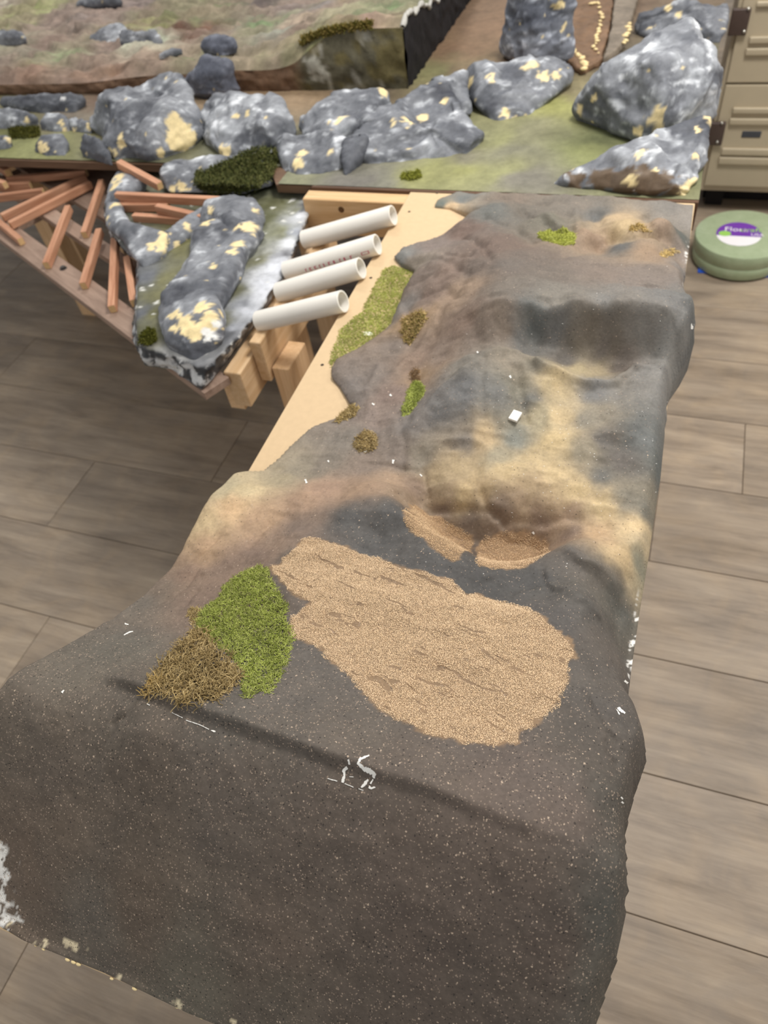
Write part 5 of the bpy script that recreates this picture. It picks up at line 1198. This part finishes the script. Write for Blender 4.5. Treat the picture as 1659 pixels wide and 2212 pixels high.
# dark moss on the rear rocks
def rock_moss(label, px_poly, n_, seed, cols, bvs, length=0.009, rad=0.0011):
    rng = np.random.default_rng(seed); poly = np.array(px_poly, float); lo, hi = poly.min(0), poly.max(0); P = []
    while len(P) < n_:
        q = lo + rng.random((n_, 2)) * (hi - lo)
        for x, y in q[inside(q, poly)]:
            best = None
            for bv in bvs:
                h = bv.ray_cast(CAMLOC, ray(x, y))
                if h[0] is not None and (best is None or h[3] < best[3]): best = h
            if best is not None: P.append(tuple(best[0]) + tuple(best[1]))
    P = np.array(P[:n_]); p, nn = P[:, :3], P[:, 3:]
    rings, sides = 3, 3; dirv = nn * .7 + rng.normal(0, .6, (n_, 3)); dirv /= np.linalg.norm(dirv, axis=1, keepdims=True)
    p = p + nn * (rng.random((n_, 1)) * 0.006); st = (length * rng.uniform(.5, 1.2, n_) / (rings - 1))[:, None]; path = [p]
    for i in range(rings - 1):
        dirv = dirv + rng.normal(0, .5, (n_, 3)); dirv /= np.linalg.norm(dirv, axis=1, keepdims=True); path.append(path[-1] + dirv * st)
    path = np.stack(path, 1); tang = np.gradient(path, axis=1); tang /= np.linalg.norm(tang, axis=2, keepdims=True) + 1e-9
    sd_ = np.cross(tang, np.array([.3, .2, .93])); sd_ /= np.linalg.norm(sd_, axis=2, keepdims=True) + 1e-9; up_ = np.cross(sd_, tang)
    V = np.stack([path + rad * (math.cos(2.094 * k) * sd_ + math.sin(2.094 * k) * up_) for k in range(3)], 2).reshape(-1, 3)
    base = (np.arange(n_) * 9)[:, None]; F = []
    for i in range(rings - 1):
        for k in range(3):
            a0, a1 = i * 3 + k, i * 3 + (k + 1) % 3; F.append(np.concatenate([base + a0, base + a1, base + a1 + 3, base + a0 + 3], 1))
    m_ = mesh_from('moss_mat', V, np.stack(F, 1).reshape(-1, 4), True); cc = np.array([lin(c) for c in cols]); C = cc[rng.integers(0, len(cc), n_)] * rng.uniform(.7, 1.2, (n_, 1)); set_col(m_, np.repeat(C, 9, 0))
    o = link('moss_mat', m_, FIB_M); c0 = V.mean(0); put_co(m_, V - c0); o.location = c0
    return tag(o, label, 'moss', None, 'stuff')
DECK_BV = BVHTree.FromPolygons([(-4, 1.5, ZB), (0.06, 1.5, ZB), (0.06, 3.4, ZB), (-4, 3.4, ZB)], [(0, 1, 2, 3)])
ALLBV = ROCK_BVS + [DECK_BV, penbv]
DKG = [(88, 94, 52), (74, 80, 42), (104, 108, 60), (118, 118, 70)]
rock_moss('dark green moss clump between the squarish boulder and the point', [(425,375),(470,358),(540,325),(575,318),(600,325),(602,350),(588,385),(560,408),(500,420),(450,418),(420,400)], 5000, 41, DKG, ALLBV)
rock_moss('dark olive moss between pale rocks at the left picture edge', [(20,280),(50,276),(85,278),(90,295),(60,302),(25,300)], 900, 42, [(84, 84, 30), (100, 98, 42), (66, 68, 24)], ALLBV)
rock_moss('olive moss at the lower left of the rocky point', [(302,728),(320,712),(336,715),(340,738),(325,748),(305,745)], 700, 43, [(92, 94, 28), (78, 80, 24), (108, 108, 44)], [penbv], 0.006, 0.0008)
rock_moss('yellow-green moss on the stream bed near the deck edge', [(870,378),(905,370),(912,385),(890,392),(865,388)], 500, 44, [(150, 152, 64), (134, 138, 54)], [DECK_BV], 0.006, 0.0010)
rock_moss('olive moss hanging on the edge of the green cliff', [(650,98),(690,78),(740,70),(800,62),(805,50),(760,55),(700,66),(655,84)], 1800, 45, [(126, 112, 56), (104, 100, 44), (146, 128, 74)], [hbv], 0.012, 0.0014)

# ------------------------------------------------------------------ bare plaster: chips, cracks and crumbs
PLASTER = plain('white_plaster', (238, 236, 230), 0.8, 0.04, 200, 0.2)
def ribbon(pts, parent=module, lift=0.0007, seed=0, name='bare_plaster'):
    """chipped paint line: photo points with a width in photo pixels"""
    rng = random.Random(seed); dense = []
    for (x0, y0, w0), (x1, y1, w1) in zip(pts[:-1], pts[1:]):
        n = max(1, int(math.hypot(x1 - x0, y1 - y0) / 2.5))
        for i in range(n): t = i / n; dense.append((x0 + (x1 - x0) * t, y0 + (y1 - y0) * t, w0 + (w1 - w0) * t))
    dense.append(pts[-1]); bmx = bmesh.new(); prev = None
    for i, (x, y, w) in enumerate(dense):
        j = min(i + 1, len(dense) - 1); k = max(i - 1, 0); dx, dy = dense[j][0] - dense[k][0], dense[j][1] - dense[k][1]; L = math.hypot(dx, dy) or 1
        nx, ny = -dy / L, dx / L; w = max(0.8, w) * 0.5
        a = hit(x + nx * w * rng.uniform(.45, 1.35), y + ny * w * rng.uniform(.45, 1.35)); b_ = hit(x - nx * w * rng.uniform(.45, 1.35), y - ny * w * rng.uniform(.45, 1.35))
        up_ = Vector((0, 0, lift)); row = (bmx.verts.new(a + up_), bmx.verts.new(b_ + up_), bmx.verts.new(a - up_ * 2), bmx.verts.new(b_ - up_ * 2))
        if prev:
            bmx.faces.new((prev[0], prev[1], row[1], row[0])); bmx.faces.new((prev[0], row[0], row[2], prev[2])); bmx.faces.new((prev[1], prev[3], row[3], row[1]))
        prev = row
    return adopt(bm_obj(name, bmx, PLASTER), parent)
RB = [[(798,1632,3),(778,1640,5),(773,1650,6),(786,1660,9),(797,1666,11),(807,1671,10),(808,1682,4)],
      [(752,1641,4),(755,1652,4)], [(751,1659,7),(743,1664,7),(744,1676,5),(740,1691,6)],
      [(790,1688,5),(787,1696,6),(780,1701,4)], [(795,1684,4),(789,1692,7),(793,1693,4)], [(797,1700,5),(803,1703,5),(811,1701,3)], [(806,1684,3),(800,1694,3)],
      [(708,1682,2),(729,1688,2)], [(745,1693,1.5),(764,1701,1.5)], [(775,1704,1.5),(785,1708,1.5)], [(755,1678,1.2),(764,1679,1.2)],
      [(402,1556,1.5),(432,1566,1.8),(452,1576,1.6)], [(456,1578,1),(462,1580,4),(466,1581,2)], [(372,1540,1),(395,1551,1.4)], [(318,1521,2),(324,1524,2)],
      [(1335,1529,6),(1342,1535,7),(1350,1541,4)], [(1332,1533,2),(1338,1544,3)], [(1349,1470,4),(1356,1477,5)],
      [(268,1372,2),(280,1366,2.5),(288,1364,1.5)], [(270,1347,3),(278,1350,3)], [(134,1497,4),(139,1491,2)],
      [(1341,1722,3),(1346,1727,3)], [(1343,1733,4),(1347,1736,3)], [(850,994,4),(848,1002,5)], [(660,1036,5),(662,1044,4)], [(842,852,4),(846,856,3)], [(804,872,3),(809,875,3)], [(708,995,3),(711,998,3)], [(907,1025,3),(912,1029,3)], [(1150,1150,5),(1154,1154,4)],
      [(785,722,8),(795,721,9),(805,722,5)], [(790,950,4),(795,952,3)], [(786,975,5),(792,975,4)], [(1496,700,6),(1494,712,4)], [(1030,760,3),(1033,763,3)], [(1101,812,4),(1104,817,3)]]
for i, pts in enumerate(RB): ribbon(pts, seed=i)
c = hit(1113, 901); bmx = bmesh.new(); box_bm(bmx, 0, 0, 0.0022, 0.0135, 0.0175, 0.0045); bevel(bmx, 0.0009, 2)
o = bm_obj('plaster_chip', bmx, PLASTER); o.location = c; o.rotation_euler = (0.12, 0.05, -0.25); tag(o, 'small white plaster block lying on the cream streaked slope', 'plaster chip')
rngc = random.Random(5); bmx = bmesh.new()
for i in range(170):
    if i < 80: h = hit(rngc.uniform(700, 1460), rngc.uniform(560, 1240))
    else: h = hit(rngc.uniform(1050, 1420), rngc.uniform(850, 1120))
    if abs(h.z - ZB) < 0.004: continue
    r = rngc.uniform(.0003, .0007)
    bmesh.ops.create_icosphere(bmx, subdivisions=1, radius=r, matrix=Matrix.Translation(h) @ Matrix.Diagonal((1.2, .9, .6, 1)))
o = adopt(bm_obj('plaster_crumbs', bmx, PLASTER), module); o['kind'] = 'stuff'
# crumbs of foam along the near edge of the board
bmx = bmesh.new()
for (px, py, r) in ((110,2018,3),(160,2043,4),(172,2050,4),(182,2056,4),(250,2093,3),(296,2122,4),(385,2168,3),(436,2195,3),(92,2012,2)):
    p = at(px, py, 0.0); bmesh.ops.create_icosphere(bmx, subdivisions=2, radius=r * .00052, matrix=Matrix.Translation((p.x, BY0 - 0.001, p.z - .001)) @ Matrix.Diagonal((1.5, .8, .8, 1)))
o = adopt(bm_obj('edge_crumbs', bmx, CREAM_M, None, True), module); o['kind'] = 'stuff'
